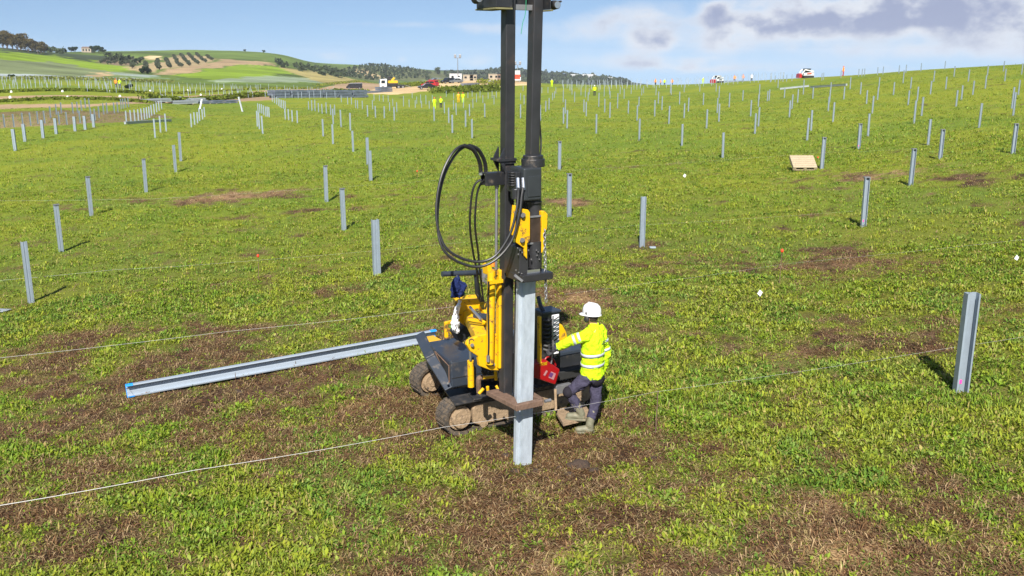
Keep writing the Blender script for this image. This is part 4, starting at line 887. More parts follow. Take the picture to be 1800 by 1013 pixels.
C_ = zl(900, 80, 4, [(10, 380, 465), (60, 415, 512), (85, 350, 415), (60, 340, 385), (78, 283, 320), (210, 295, 335), (253, 293, 335), (308, 295, 337), (360, 298, 400), (200, 418, 530), (237, 390, 467), (260, 370, 453), (285, 340, 385), (298, 325, 370), (375, 380, 480), (362, 437, 552), (387, 455, 588), (422, 300, 345), (440, 325, 400), (485, 300, 350), (505, 380, 468), (522, 397, 498), (543, 303, 345), (535, 330, 390), (515, 320, 365), (593, 483, 620), (610, 305, 435), (652, 375, 473), (688, 400, 510), (648, 290, 360), (685, 290, 345), (690, 330, 372), (742, 335, 443), (760, 293, 342), (788, 305, 375), (817, 388, 483), (838, 293, 340), (892, 365, 430), (880, 420, 530), (895, 515, 668), (925, 287, 335), (912, 310, 350)])
posts(C_, 'posts between mast and wooded ridge', 'posts right of the mast below the wooded ridge', turn=-.1)
C2 = zl(900, 80, 4, [(1012, 285, 350), (1003, 385, 500), (1028, 325, 412), (1054, 358, 455), (1113, 270, 335), (1120, 300, 347), (1103, 425, 553), (1178, 325, 415), (1210, 275, 330), (1210, 408, 512), (1195, 553, 708), (1240, 368, 465), (1320, 275, 325), (1345, 335, 418), (1368, 450, 585), (1435, 275, 325), (1455, 285, 370), (1443, 370, 475), (1455, 410, 537), (1482, 613, 795), (1527, 335, 435), (1622, 315, 388), (1678, 385, 498), (1738, 255, 380), (1732, 345, 430), (1732, 435, 570), (1708, 478, 622), (1795, 340, 395)])
posts(C2, 'posts below the small skyline loader', 'posts below the small loader on the skyline', turn=-.2)
D_ = zl(1350, 80, 4, [(8, 310, 390), (115, 300, 370), (168, 345, 447), (150, 388, 510), (208, 308, 402), (248, 235, 345), (315, 295, 375), (275, 510, 668), (303, 455, 600), (440, 262, 330), (433, 320, 400), (423, 360, 465), (457, 400, 540), (533, 290, 380), (577, 222, 308), (650, 260, 345), (693, 320, 412), (733, 355, 480), (703, 480, 643), (780, 230, 300), (770, 295, 382), (882, 258, 350), (1003, 225, 307), (985, 322, 422), (1050, 295, 390), (1027, 388, 552), (1080, 363, 497), (950, 175, 265), (1165, 185, 255), (1142, 250, 345), (1125, 520, 705), (1250, 222, 308), (1308, 145, 220), (1323, 320, 430), (1360, 297, 388), (1408, 170, 255), (1440, 255, 348), (1485, 407, 578), (1543, 142, 215), (1528, 220, 305), (1665, 170, 252), (1715, 293, 445), (1725, 330, 495), (1760, 255, 350), (1783, 140, 205)])
posts(D_, 'posts on the right grassy rise', 'posts on the grassy rise at the right', turn=-.3)
E_ = zl(1350, 80, 4, [(70, 230, 300), (20, 225, 258), (50, 228, 258), (105, 225, 256), (130, 222, 254), (168, 215, 250), (378, 205, 247), (390, 200, 243), (512, 182, 228), (637, 183, 218), (660, 180, 218), (678, 178, 215), (770, 170, 208), (808, 168, 204), (920, 162, 197), (970, 155, 193), (1075, 145, 183), (1243, 130, 168), (1655, 115, 183)])
posts(E_, 'posts against the sky at right', 'posts on the right skyline', turn=-.3)
def far_posts():
    V = []; Q = []
    def one(x, y, h, w=.06):
        z = float(zt(x, y)) - .1; o = len(V)
        V.extend([(x - w, y - w, z), (x + w, y - w, z), (x + w, y + w, z), (x - w, y + w, z), (x - w, y - w, z + h), (x + w, y - w, z + h), (x + w, y + w, z + h), (x - w, y + w, z + h)])
        Q.extend([(o + a, o + b, o + c, o + d) for a, b, c, d in ((4, 5, 6, 7), (0, 1, 5, 4), (1, 2, 6, 5), (2, 3, 7, 6), (3, 0, 4, 7))])
    for D in (162, 176, 190, 206, 224):
        for k in range(56):
            px = -30 + k * (610 / 56) + random.uniform(-5, 5) + D * .1
            if random.random() < .22: continue
            p = atD(px, D + random.uniform(-4, 4) + (px / 600) * 22); one(p[0], p[1], random.uniform(1.2, 1.6), .032)
    for D in (200, 218, 232):
        for k in range(46):
            px = 990 + k * 8.6 + random.uniform(-4, 4); p = atD(px, D + random.uniform(-6, 6) - max(0, px - 1150) * .1); one(p[0], p[1], random.uniform(1.4, 1.8), .034)
    me = np_mesh('far_posts', np.array(V), np.array(Q), None, 'galv_far'); o = bpy.data.objects.new('far_posts', me); COL.objects.link(o)
    tag(o, 'hundreds of tiny far posts beyond the dirt road and along the skyline', 'posts', kind='stuff')
far_posts()
# ------------------------------------------------------------------ strings, stakes, flags, pallet
def string(pts, label, h=.65, r=.0036):
    P = [Vector(at(x, y, h)) for x, y in pts]; out = []
    for a, b in zip(P[:-1], P[1:]):
        for k in range(12): t = k / 12; out.append(a.lerp(b, t) - Vector((0, 0, .02 * 4 * t * (1 - t))))
    out.append(P[-1]); rr = [r[0] + (r[1] - r[0]) * min(1, i / (len(out) * .55)) for i in range(len(out))] if isinstance(r, tuple) else r; tag(MB().tube(out, rr, 5).build('guide_string', 'string'), label, 'string', 'white guide strings along the post rows')
string([(-120, 908), (340, 829), (780, 752), (1155, 688), (1690, 606), (1900, 575)], 'nearest white guide string, passing the foot of the pile and the worker\'s legs', .70, (.0050, .0011))
string([(-120, 642), (400, 584), (800, 540), (1100, 502), (1375, 465), (1900, 410)], 'second white guide string, passing behind the pile driver', .6, (.0028, .0009))
string([(-120, 502), (200, 475), (449, 457), (780, 430), (1120, 397), (1500, 372)], 'third white guide string, tied at the left stake with red cap', .55, (.0022, .0008))
string([(-100, 354), (257, 350), (500, 336), (574, 330), (980, 300), (1450, 268), (1603, 262)], 'farthest white guide string, crossing the tan bare patch', .8, (.0018, .0008))
def stake(px, py, top, label, cap=True):
    p = at(px, py); h = post_h(p, top) if False else None
    z = .6
    for _ in range(4):
        y = proj(p[0], p[1], p[2] + z)[1]; y2 = proj(p[0], p[1], p[2] + z + .01)[1]; z += (top - y) / ((y2 - y) / .01)
    e = empty('marker_stake', p); tag(e, label, 'stake', 'rusty marker stakes')
    MB().cyl((0, 0, -.1), (.015, 0, z), .008, n=7).build('rod', 'rust', e)
    if cap: MB().ell((.015, 0, z), .035, .035, .045, 10, 7).build('cap', 'redcap', e, smooth=True)
stake(455, 490, 450, 'rusty stake with red cap in the left field'); stake(1370, 497, 441, 'rusty stake with red cap beside the brown patch on the right'); stake(1152, 762, 687, 'bare rusty stake holding the nearest string right of the worker', False)
stake(733, 312, 301, 'low stake with orange cap left of the hose loop'); stake(1437, 279, 277, 'low stake with orange cap beside the pallet')
def flag(px, py, s, label):
    p = at(px, py); e = empty('marker_flag', p); tag(e, label, 'flag', 'small white marker flags')
    MB().cyl((0, 0, -.05), (0, 0, s * .6), .004, n=5).build('wire', 'steel', e)
    MB().prism([(0, 0, s), (.4 * s, .02, s * .62), (.1 * s, 0, s * .1), (-.35 * s, -.02, s * .5)], (0, .006, 0)).build('cloth', 'white', e)
flag(1335, 524, .17, 'white diamond marker flag beside the stake on the right'); flag(1786, 460, .17, 'white marker flag at the right edge of the photo'); flag(1203, 314, .2, 'white marker flag farther off right of the hammer')
for l, (x, y) in enumerate(sorted([(20, 163), (18, 173), (110, 162), (119, 173), (194, 162), (211, 171), (264, 161), (285, 170), (353, 168), (414, 167), (470, 164), (330, 160), (390, 158)])):
    p = at(x, y); b = MB().loft([((0, 0, 0), Vector((.17, 0, 0)), Vector((0, .14, 0))), ((0, 0, .12), Vector((.21, 0, 0)), Vector((0, .17, 0))), ((0, 0, .25), Vector((.16, 0, 0)), Vector((0, .13, 0))), ((.02, 0, .34), Vector((.06, 0, 0)), Vector((0, .05, 0)))], 10)
    tag(b.build('white_sack', 'white', None, smooth=True, loc=p), nth(l) + ' from the left of the small white sacks beside the far dirt road', 'sack', 'white sacks along the far dirt road')
def pallet():
    p = at(1411, 299); e = empty('pallet', p + np.array([0, 0, .20])); tag(e, 'wooden pallet tipped up in the grass right of centre', 'pallet'); e.rotation_euler = (math.radians(30), 0, math.radians(-1)); e.scale = (.85, .9, 1.2)
    for k in range(6): MB().bx(-.6, .6, -.4 + k * .165, -.4 + k * .165 + .150, .12, .142).build('deck_board', 'wood', e)
    for k in range(3): MB().bx(-.6 + k * .525, -.6 + k * .525 + .15, -.4, .56, .022, .12).build('stringer', 'wood', e)
    for k in range(3): MB().bx(-.6, .6, -.4 + k * .42, -.4 + k * .42 + .12, 0, .02).build('base_board', 'wood', e)
pallet()
p = at(4, 548); tag(MB().prism([(-.3, -.12, .03), (.10, -.16, .03), (.22, .03, .05), (-.3, .14, .04)], (0, 0, .006)).build('sheet_scrap', 'palesteel', None, loc=p), 'scrap of pale sheet on the grass at the left edge', 'sheet')
p = at(1147, 437); tag(MB().bx(-.09, .09, -.05, .05, 0, .05).build('steel_offcut', 'galv', None, bevel=.01, loc=p), 'small steel offcut in the grass beside a post right of the hammer', 'offcut')
def clods():
    cl = []
    for i, (x, y, s) in enumerate(sorted(((1018, 818, .16), (1000, 835, .08), (985, 822, .06), (1045, 826, .07), (890, 800, .07), (1150, 805, .06), (420, 690, .08), (560, 735, .07), (1170, 790, .05), (960, 840, .05), (640, 715, .06), (905, 828, .07), (942, 826, .06), (925, 834, .05), (898, 815, .05), (950, 815, .05), (870, 775, .06), (1070, 772, .06), (1003, 812, .05)))):
        p = at(x, y); b = MB().ell((0, 0, .0), s, s * .8, s * .45, 12, 8); random.seed(int(x)); b.v = [tuple(Vector(v) * random.uniform(.78, 1.15)) for v in b.v]
        tag(b.build('soil_clod', CLOD, None, smooth=True, loc=p), nth(i) + ' from the left of the dark soil clods near the pile driver', 'clod', 'clods of turned soil')
CLOD = mat('dark_clod', (.05, .032, .022), .95, noise=(30, .4), bump=(60, .8, .02)); clods()
# ------------------------------------------------------------------ far people
def person_mesh(pose):
    j = MB(); j.loft([((0, 0, .80), Vector((.20, 0, 0)), Vector((0, .15, 0))), ((0, 0, 1.1), Vector((.20, 0, 0)), Vector((0, .15, 0))), ((0, 0, 1.38), Vector((.24, 0, 0)), Vector((0, .15, 0))), ((0, 0, 1.50), Vector((.12, 0, 0)), Vector((0, .1, 0)))], 10)
    j.limb([(.22, 0, 1.40), (.30, .03 + pose * .1, 1.12), (.24, .12 + pose * .15, .92 + pose * .15)], [.07, .06, .05], 8); j.limb([(-.22, 0, 1.40), (-.30, .03, 1.12), (-.26, .10, .88)], [.07, .06, .05], 8)
    t = MB(); t.limb([(.10, 0, .85), (.12, .02 + pose * .05, .45), (.13, 0, .08)], [.11, .085, .065], 8); t.limb([(-.10, 0, .85), (-.12, -.02, .45), (-.14, -.05 * pose, .08)], [.11, .085, .065], 8); t.bx(.06, .19, -.08, .18, 0, .09); t.bx(-.2, -.07, -.08, .18, 0, .09)
    h = MB().ell((0, .01, 1.62), .085, .10, .12, 10, 8); h.limb([(0, 0, 1.48), (0, 0, 1.56)], [.06, .055], 8)
    k = MB(); k.loft([((0, 0, 1.66), Vector((.125, 0, 0)), Vector((0, .15, 0))), ((0, 0, 1.70), Vector((.115, 0, 0)), Vector((0, .135, 0))), ((0, 0, 1.77), Vector((.07, 0, 0)), Vector((0, .08, 0))), ((0, 0, 1.79), Vector((.02, 0, 0)), Vector((0, .02, 0)))], 12)
    return j, t, h, k
def far_person(px, D, jc, tc, hc, label, group=None, rz=0.0, pose=0.0):
    p = atD(px, D); e = empty('person', p, rz); tag(e, label, 'person', group); j, t, h, k = person_mesh(pose)
    h.build('body', 'skin', e, smooth=True); j.build('jacket', jc, e, smooth=True); t.build('trousers', tc, e, smooth=True); k.build('helmet', hc, e, smooth=True)
far_person(764, 160, 'hivis', 'hivis', 'hardhat', 'far worker all in yellow hi-vis, leftmost of four left of the mast', rz=.4)
far_person(775, 164, 'hivis', 'darkcloth', 'hardhat', 'far worker in yellow top and black trousers, second of four left of the mast', rz=-.5, pose=.8)
far_person(806, 178, 'orangecloth' if False else 'yellow', 'yellow', 'hardhat', 'far worker in amber overalls, third of four left of the mast', rz=.3)
far_person(814, 176, 'hivis', 'hivis', 'hardhat', 'far worker in yellow hi-vis, rightmost of four left of the mast', rz=-.3, pose=.5)
far_person(1045, 172, 'hivis', 'darkcloth', 'white', 'far worker with white helmet and black trousers right of the mast', rz=2.5)
far_person(970, 232, 'hivis', 'hivis', 'white', 'tiny worker in yellow on the crest just right of the mast')
for px, D, l in ((1152, 262, 'leftmost of three workers in orange on the skyline left of the small loader'), (1161, 266, 'second of three workers in orange on the skyline left of the small loader'), (1181, 262, 'worker in orange nearest the small loader on its left, on the skyline')): far_person(px, D, 'orangecloth', 'darkcloth', 'hardhat', l, 'workers in orange on the skyline', rz=px)
far_person(1168, 264, 'hivis', 'darkcloth', 'white', 'worker in pale yellow between workers in orange on the skyline', pose=1)
for px, D, l in ((1291, 236, 'worker in orange right of the small loader, the nearer to it'), (1306, 234, 'worker in orange right of the small loader, the farther from it')): far_person(px, D, 'orangecloth', 'darkcloth', 'hardhat', l, 'workers in orange on the skyline', rz=px)
far_person(1321, 236, 'white', 'darkcloth', 'white', 'tiny worker in white on the skyline right of the two in orange')
far_person(1236, 250, 'hivis', 'hivis', 'white', 'tiny pale-clad worker on the skyline left of the small loader')
far_person(1482, 183, 'orangecloth', 'carred', 'hardhat', 'worker in orange standing on the skyline right of the red and white loader', rz=1.0)
far_person(204, 205, 'orangecloth', 'darkcloth', 'hardhat', 'tiny worker in orange among the far left posts'); far_person(211, 203, 'hivis', 'darkcloth', 'white', 'tiny worker in yellow among the far left posts', pose=1)
# ------------------------------------------------------------------ vehicles
def wheels(e, L, w, r, xs):
    for x in xs:
        for s in (-1, 1):
            t = MB().cyl((x, s * (w / 2 - .22), r), (x, s * w / 2, r), r, n=16).build('wheel', 'tyre', e)
            MB().cyl((x, s * (w / 2 - .02), r), (x, s * (w / 2 + .01), r), r * .6, n=12).build('rim', 'steel', t)
def car(px, D, rz, prof, win, w, paint, label, cat, wx, r=.33, name='car'):
    """prof: side outline (x, z); win: list of side window outlines"""
    p = atD(px, D); e = empty(name, p, rz); tag(e, label, cat)
    MB().prism([(x, -w / 2, z) for x, z in prof], (0, w, 0)).build('body', paint, e, bevel=.07)
    for wn in win:
        for s in (-1, 1): MB().prism([(x, s * (w / 2 + .003), z) for x, z in wn], (0, s * .012, 0)).build('window', 'glass', e)
    xs = [x for x, z in prof]; zs = max(z for x, z in prof); x0, x1 = min(xs), max(xs)
    for s in (-1, 1):
        MB().bx(x0 - .02, x0 + .06, s * (w / 2 - .35) - .15, s * (w / 2 - .35) + .15, .62, .8).build('headlight', 'chrome', e); MB().bx(x1 - .06, x1 + .02, s * (w / 2 - .25) - .1, s * (w / 2 - .25) + .1, .75, .95).build('tail_light', 'redcap', e)
    wheels(e, x1 - x0, w, r, wx); return e
def shield(e, x0, z0, x1, z1, w): MB().prism([(x0 - .015, -w / 2 + .12, z0), (x0 - .015, w / 2 - .12, z0), (x1 - .015, w / 2 - .2, z1), (x1 - .015, -w / 2 + .2, z1)], (-.012, 0, .006)).build('windscreen', 'glass', e)
VAN = [(-2.6, .35), (-2.6, .85), (-2.3, 1.05), (-1.55, 1.85), (-1.2, 1.98), (2.5, 1.98), (2.6, 1.8), (2.6, .35)]
SUV = [(-2.3, .35), (-2.3, .85), (-1.2, 1.02), (-.6, 1.6), (-.2, 1.70), (1.9, 1.68), (2.25, 1.1), (2.3, .35)]
SED = [(-2.2, .3), (-2.2, .72), (-1.1, .92), (-.4, 1.42), (.9, 1.46), (1.7, 1.02), (2.2, .95), (2.2, .3)]
e = car(623, 318, .12, VAN, [[(-1.7, 1.1), (-1.3, 1.75), (-.4, 1.75), (-.4, 1.1)], [(-.2, 1.1), (-.2, 1.75), (2.3, 1.75), (2.3, 1.1)]], 1.95, 'carblack', 'black van on the dirt road behind the dark stacked piles', 'van', (-1.7, 1.7), name='van'); shield(e, -2.28, 1.08, -1.58, 1.82, 1.95)
e = car(756, 262, -.5, SUV, [[(-.9, 1.1), (-.5, 1.55), (.4, 1.58), (.4, 1.1)], [(.5, 1.1), (.5, 1.58), (1.7, 1.56), (1.9, 1.12)]], 1.9, 'carred', 'red off-road vehicle on the sandy yard behind the black car', 'car', (-1.5, 1.4), .38); shield(e, -1.15, 1.05, -.62, 1.58, 1.9)
MB().bx(.1, 2.25, -.85, .85, 1.72, 1.98).build('roof_rack', 'carred', e, bevel=.04)
e = car(750, 245, .2, SED, [[(-.8, .95), (-.35, 1.36), (.2, 1.38), (.2, .95)], [(.3, .95), (.3, 1.38), (.85, 1.38), (1.4, .98)]], 1.8, 'carblack', 'black car parked in front of the red off-road vehicle', 'car', (-1.4, 1.4)); shield(e, -1.05, .95, -.42, 1.38, 1.8)
e = car(787, 300, .7, SUV, [[(-.9, 1.1), (-.5, 1.55), (.4, 1.58), (.4, 1.1)], [(.5, 1.1), (.5, 1.58), (1.7, 1.56), (1.9, 1.12)]], 1.85, 'carblack', 'dark car parked left of the white vehicle near the lamp mast', 'car', (-1.5, 1.4)); shield(e, -1.15, 1.05, -.62, 1.58, 1.85)
e = car(801, 300, .5, SED, [[(-.8, .95), (-.35, 1.36), (.2, 1.38), (.2, .95)], [(.3, .95), (.3, 1.38), (.85, 1.38), (1.4, .98)]], 1.8, 'cargrey', 'grey car parked below the lamp mast', 'car', (-1.4, 1.4)); shield(e, -1.05, .95, -.42, 1.38, 1.8)
e = car(764, 320, .4, SUV, [[(-.9, 1.1), (-.5, 1.55), (.4, 1.58), (.4, 1.1)]], 1.85, 'cargrey', 'small dark blue-grey car behind the red off-road vehicle', 'car', (-1.5, 1.4))
def truck():
    p = atD(690, 275); e = empty('flatbed_truck', p, .25); tag(e, 'white flatbed truck with ramps down carrying a yellow machine on the sandy yard', 'truck')
    MB().prism([(-3.6, -1.2, .5), (-3.65, -1.2, 1.4), (-3.4, -1.2, 2.6), (-1.7, -1.2, 2.75), (-1.7, -1.2, .5)], (0, 2.4, 0)).build('cab', 'carwhite', e, bevel=.08)
    for s in (-1, 1): MB().prism([(-3.3, s * 1.203, 1.5), (-3.2, s * 1.203, 2.35), (-2.2, s * 1.203, 2.35), (-2.2, s * 1.203, 1.5)], (0, s * .012, 0)).build('window', 'glass', e)
    MB().prism([(-3.66, -1.05, 1.55), (-3.66, 1.05, 1.55), (-3.47, 1.0, 2.4), (-3.47, -1.0, 2.4)], (-.012, 0, 0)).build('windscreen', 'glass', e)
    MB().bx(-1.6, 3.6, -1.2, 1.2, .85, 1.05).bx(-1.6, 3.4, -.5, .5, .55, .85).build('flatbed', 'black', e, bevel=.03)
    for s in (-.8, .8): MB().beam((3.6, s, 1.0), (6.4, s, .05), .4, .1).build('ramp', 'steel', e)
    wheels(e, 7, 2.4, .48, (-2.8, 1.6, 2.8))
    m = empty('crawler_crane', p + np.array([0, 0, 1.06]), .25); tag(m, 'yellow and black machine standing on the flatbed truck', 'machine')
    MB().bx(-1.2, 1.4, -.9, .9, .5, 1.2).build('house', 'yellow', m, bevel=.06); MB().beam((-.2, 0, 1.1), (.6, 0, 2.0), .5, .5).beam((-.9, .3, .9), (-1.0, .3, 2.1), .3, .3).build('boom', 'yellow', m, bevel=.04)
    MB().bx(-1.3, -.5, -.3, .8, 1.2, 2.3).build('cab', 'black', m, bevel=.06)
    for s in (-1, 1): MB().bx(-1.4, 1.5, s * .75 - .2, s * .75 + .2, 0.0, .48).build('crawler_track', 'tyre', m, bevel=.12)
truck()
def loader(px, D, rz, paint, label, accent):
    p = atD(px, D); e = empty('skid_loader', p, rz); tag(e, label, 'loader'); e.scale = (.85, .85, .85)
    MB().prism([(-1.0, -.75, .45), (-1.0, -.75, 1.0), (-.6, -.75, 1.15), (1.2, -.75, 1.35), (1.35, -.75, 1.1), (1.35, -.75, .45)], (0, 1.5, 0)).build('body', paint, e, bevel=.06)
    MB().bx(-.7, .6, -.55, .55, 1.25, 2.0).build('cab', 'glass', e, bevel=.05); MB().bx(-.75, .7, -.6, .6, 2.003, 2.1).build('cab_roof', paint if accent != 'redcap' else 'black', e, bevel=.03)
    for s in (-1, 1):
        MB().beam((1.2, s * .85, 1.45), (-.9, s * .85, 1.85), .16, .26).beam((-.9, s * .85, 1.85), (-1.6, s * .85, .8), .16, .24).build('lift_arm', paint, e, bevel=.03)
        MB().prism([(-.4, s * .94, .9), (-.4, s * .94, 1.1), (.7, s * .94, 1.2), (.7, s * .94, 1.0)], (0, s * .01, 0)).build('stripe', accent, e)
        MB().prism([(-1.1, s * .6, .1), (-.9, s * .6, .0), (1.1, s * .6, .0), (1.35, s * .6, .25), (1.2, s * .6, .6), (-.9, s * .6, .6), (-1.15, s * .6, .4)], (0, s * .34, 0)).build('crawler_track', 'tyre', e, bevel=.05)
    MB().prism([(-1.5, -.9, .1), (-2.2, -.9, .05), (-2.1, -.9, .9), (-1.55, -.9, 1.1)], (0, 1.8, 0)).build('front_attachment', 'carred', e, bevel=.05)
loader(1418, 186, .15, 'carwhite', 'white compact loader with red attachment on the right skyline', 'redcap'); loader(1262, 232, .5, 'carwhite', 'small white compact loader on the skyline right of the mast', 'black')
MB_ = MB().bx(0, 7, -.5, .5, .25, .55); p = atD(1268, 236); tag(MB_.build('post_bundle', 'bluesteel', None, bevel=.03, loc=p), 'dark bundle of posts on the ground right of the small loader', 'bundle')
# ------------------------------------------------------------------ stacks of steel sections
def stack(px0, D0, px1, D1, n, hgt, dep, material, label, name='pile_stack'):
    """several bundles of long sections, laid end on end between two spots"""
    a = atD(px0, D0); b = atD(px1, D1); d = Vector(b - a); L = d.length; rz = math.atan2(d.y, d.x); e = empty(name, a, rz); tag(e, label, 'steel stack')
    random.seed(int(px0)); slope = d.z / L
    for k in range(n):
        x0 = L * k / n + .1; x1 = L * (k + 1) / n - .15; rows = max(2, int(hgt / .42)); z = slope * (x0 + x1) / 2
        bb = MB()
        for r_ in range(rows):
            w = dep * random.uniform(.9, 1.0); zz = z + r_ * hgt / rows; o = random.uniform(-.3, .3)
            cnt = 5
            for c in range(cnt): bb.bx(x0 + o, x1 + o, -w / 2 + c * w / cnt, -w / 2 + (c + .86) * w / cnt, zz + .03, zz + hgt / rows * .9 - (.03 if c % 2 else 0))
        bb.build('bundle', material, e)
        for t in (.2, .8): MB().bx(x0 + (x1 - x0) * t, x0 + (x1 - x0) * t + .15, -dep / 2 - .05, dep / 2 + .05, z - .1, z + .03).build('timber', 'wood', e)
stack(478, 178, 640, 198, 6, 1.5, 2.2, 'bluesteel', 'long row of dark stacked piles beside the dirt road left of centre')
stack(248, 141, 344, 148, 2, .55, 1.4, 'palesteel', 'pale stack of steel sections on the ground at the left, the nearer of two'); stack(270, 152, 362, 158, 2, .6, 1.4, 'palesteel', 'pale stack of steel sections at the left, the farther of two')
stack(346, 152, 418, 158, 3, .5, 1.2, 'bluesteel', 'low dark bundles of steel on the ground right of the pale stacks')
stack(643, 232, 668, 236, 1, .5, 1.6, 'bluesteel', 'low grey stack of steel on the sandy yard, left of the taller one'); stack(665, 236, 686, 240, 1, 1.3, 2.0, 'bluesteel', 'taller grey stack of steel on the sandy yard below the truck')
stack(815, 262, 838, 268, 1, .9, 2.2, 'bluesteel', 'grey stack of steel on the sandy yard below the lamp mast'); stack(862, 275, 880, 279, 1, 1.2, 2.2, 'palesteel', 'pale stack of steel at the right end of the sandy yard, near the mast')
def lean(px, py, tx, ty, label):
    p = at(px, py); d = (p[1] * cp) / F; q1 = Vector(p) + Vector(((tx - px) * d, .4, (py - ty) * d)); q0 = Vector(p)
    tag(MB().beam(q0, q1, .11, .08, (0, -1, 0)).beam(q0 + Vector((.1, .05, 0)), q1 + Vector((.12, .05, 0)), .04, .12, (0, -1, 0)).build('leaning_section', 'palesteel'), label, 'steel section')
lean(351, 192, 354, 175, 'pale steel section leaning up at the right end of the pale stacks'); lean(426, 197, 419, 171, 'pale steel section leaning up right of the low dark bundles')
for x0, y0, x1, y1, l in ((220, 219, 300, 214, 'long pale beam lying in the grass before the tight file of posts'), (1371, 158, 1422, 153, 'long pale beam lying on the grassy rise below the loader, the left one'), (1425, 155, 1488, 151, 'long pale beam lying on the grassy rise below the loader, the right one')):
    a, b = Vector(at(x0, y0)), Vector(at(x1, y1)); tag(MB().beam(a + Vector((0, 0, .12)), b + Vector((0, 0, .12)), .2, .2).beam(a + Vector((0, .0, .26)), b + Vector((0, 0, .26)), .26, .03).build('long_beam', 'palesteel'), l, 'beam')
# ------------------------------------------------------------------ site lamp, cabins, sign, house, far sheds
def lamp(px, D, h, label):
    p = atD(px, D); e = empty('lamp_mast', p); tag(e, label, 'lamp mast')
    MB().cyl((0, 0, 0), (0, 0, h), .14, .09, 8).build('pole', 'steel', e); MB().bx(-1.0, 1.0, -.06, .06, h - .1, h + .05).build('cross_arm', 'steel', e)
    for s in (-.8, .8): MB().bx(s - .35, s + .35, -.3, .1, h + .05, h + 1.1).build('floodlight', 'steel', e, bevel=.05)
    MB().bx(-1.1, 1.1, -.8, .8, .3, 1.4).build('generator', 'carwhite', e, bevel=.08)
lamp(805, 318, 7.6, 'tall lamp mast with two floodlights above the parked cars'); lamp(910, 330, 5.5, 'thin lamp mast seen between the two mast columns')
def cabin(px, D, w, h, d, material, label, roof='roof', name='site_cabin'):
    p = atD(px, D); e = empty(name, p); tag(e, label, 'cabin' if name == 'site_cabin' else 'building')
    MB().bx(-w / 2, w / 2, 0, d, 0, h).build('wall', material, e, bevel=.05); MB().bx(-w / 2 - .1, w / 2 + .1, -.1, d + .1, h + .003, h + .15).build('roof', roof, e)
    for k in range(max(2, int(w / 2.2))):
        x = -w / 2 + (k + .5) * w / max(2, int(w / 2.2)); wn = MB().bx(x - .4, x + .4, -.02, -.004, h * .45, h * .78).build('window', 'glass', e); MB().bx(x - .46, x + .46, -.05, -.005, h * .40, h * .44).build('sill', material, wn)
cabin(801, 335, 4.2, 2.5, 2.5, 'farwhite', 'white site cabin behind the grey car under the lamp mast', 'farwhite'); cabin(823, 345, 3.6, 2.0, 2.5, 'wall', 'cream hut right of the lamp mast, the left of two', 'wall'); cabin(832, 345, 2.4, 1.9, 2.5, 'wall', 'cream hut right of the lamp mast, the right of two', 'wall')
cabin(868, 330, 3.6, 2.0, 2.5, 'wall', 'cream hut at the right end of the sandy yard', 'wall'); cabin(881, 326, 2.6, 2.2, 2.5, 'roof', 'brownish cabin half hidden by the left mast column', 'black')
sg = empty('notice_board', atD(908, 300)); tag(sg, 'white and red board on posts seen between the mast columns', 'sign')
MB().bx(-1.1, 1.1, -.03, .03, 2.4, 3.6).build('upper_panel', 'farwhite', sg); MB().bx(-1.1, 1.1, -.03, .03, 1.0, 2.397).build('lower_panel', 'redcap', sg)
for s in (-.9, .9): MB().bx(s - .05, s + .05, .035, .1, -.2, 3.6).build('post', 'steel', sg)
hs = empty('farmhouse', atD(152, 690)); tag(hs, 'small pale farmhouse with tiled roof between trees on the left hilltop', 'house')
hs.scale = (.8, .8, .7); MB().bx(-4.2, 4.2, 0, 6, -1, 4.3).build('wall', 'wall', hs); MB().prism([(-4.5, -.4, 4.3), (-4.5, 3, 5.6), (-4.5, 6.4, 4.3)], (9, 0, 0)).build('roof', 'roof', hs)
for k in range(3): wn = MB().bx(-3.2 + k * 2.6, -2.0 + k * 2.6, -.03, -.004, 1.2, 3.4).build('window', 'glass', hs); MB().bx(-3.3 + k * 2.6, -1.9 + k * 2.6, -.12, -.005, 1.0, 1.18).build('sill', 'wall', wn)
cabin(1025, 1500, 38, 7, 20, 'farwhite', 'long white building on the far wooded ridge right of the mast', 'farwhite', 'warehouse'); cabin(1062, 1540, 30, 4.5, 16, 'farwhite', 'lower pale building right of the long white one on the far ridge', 'farwhite', 'warehouse')
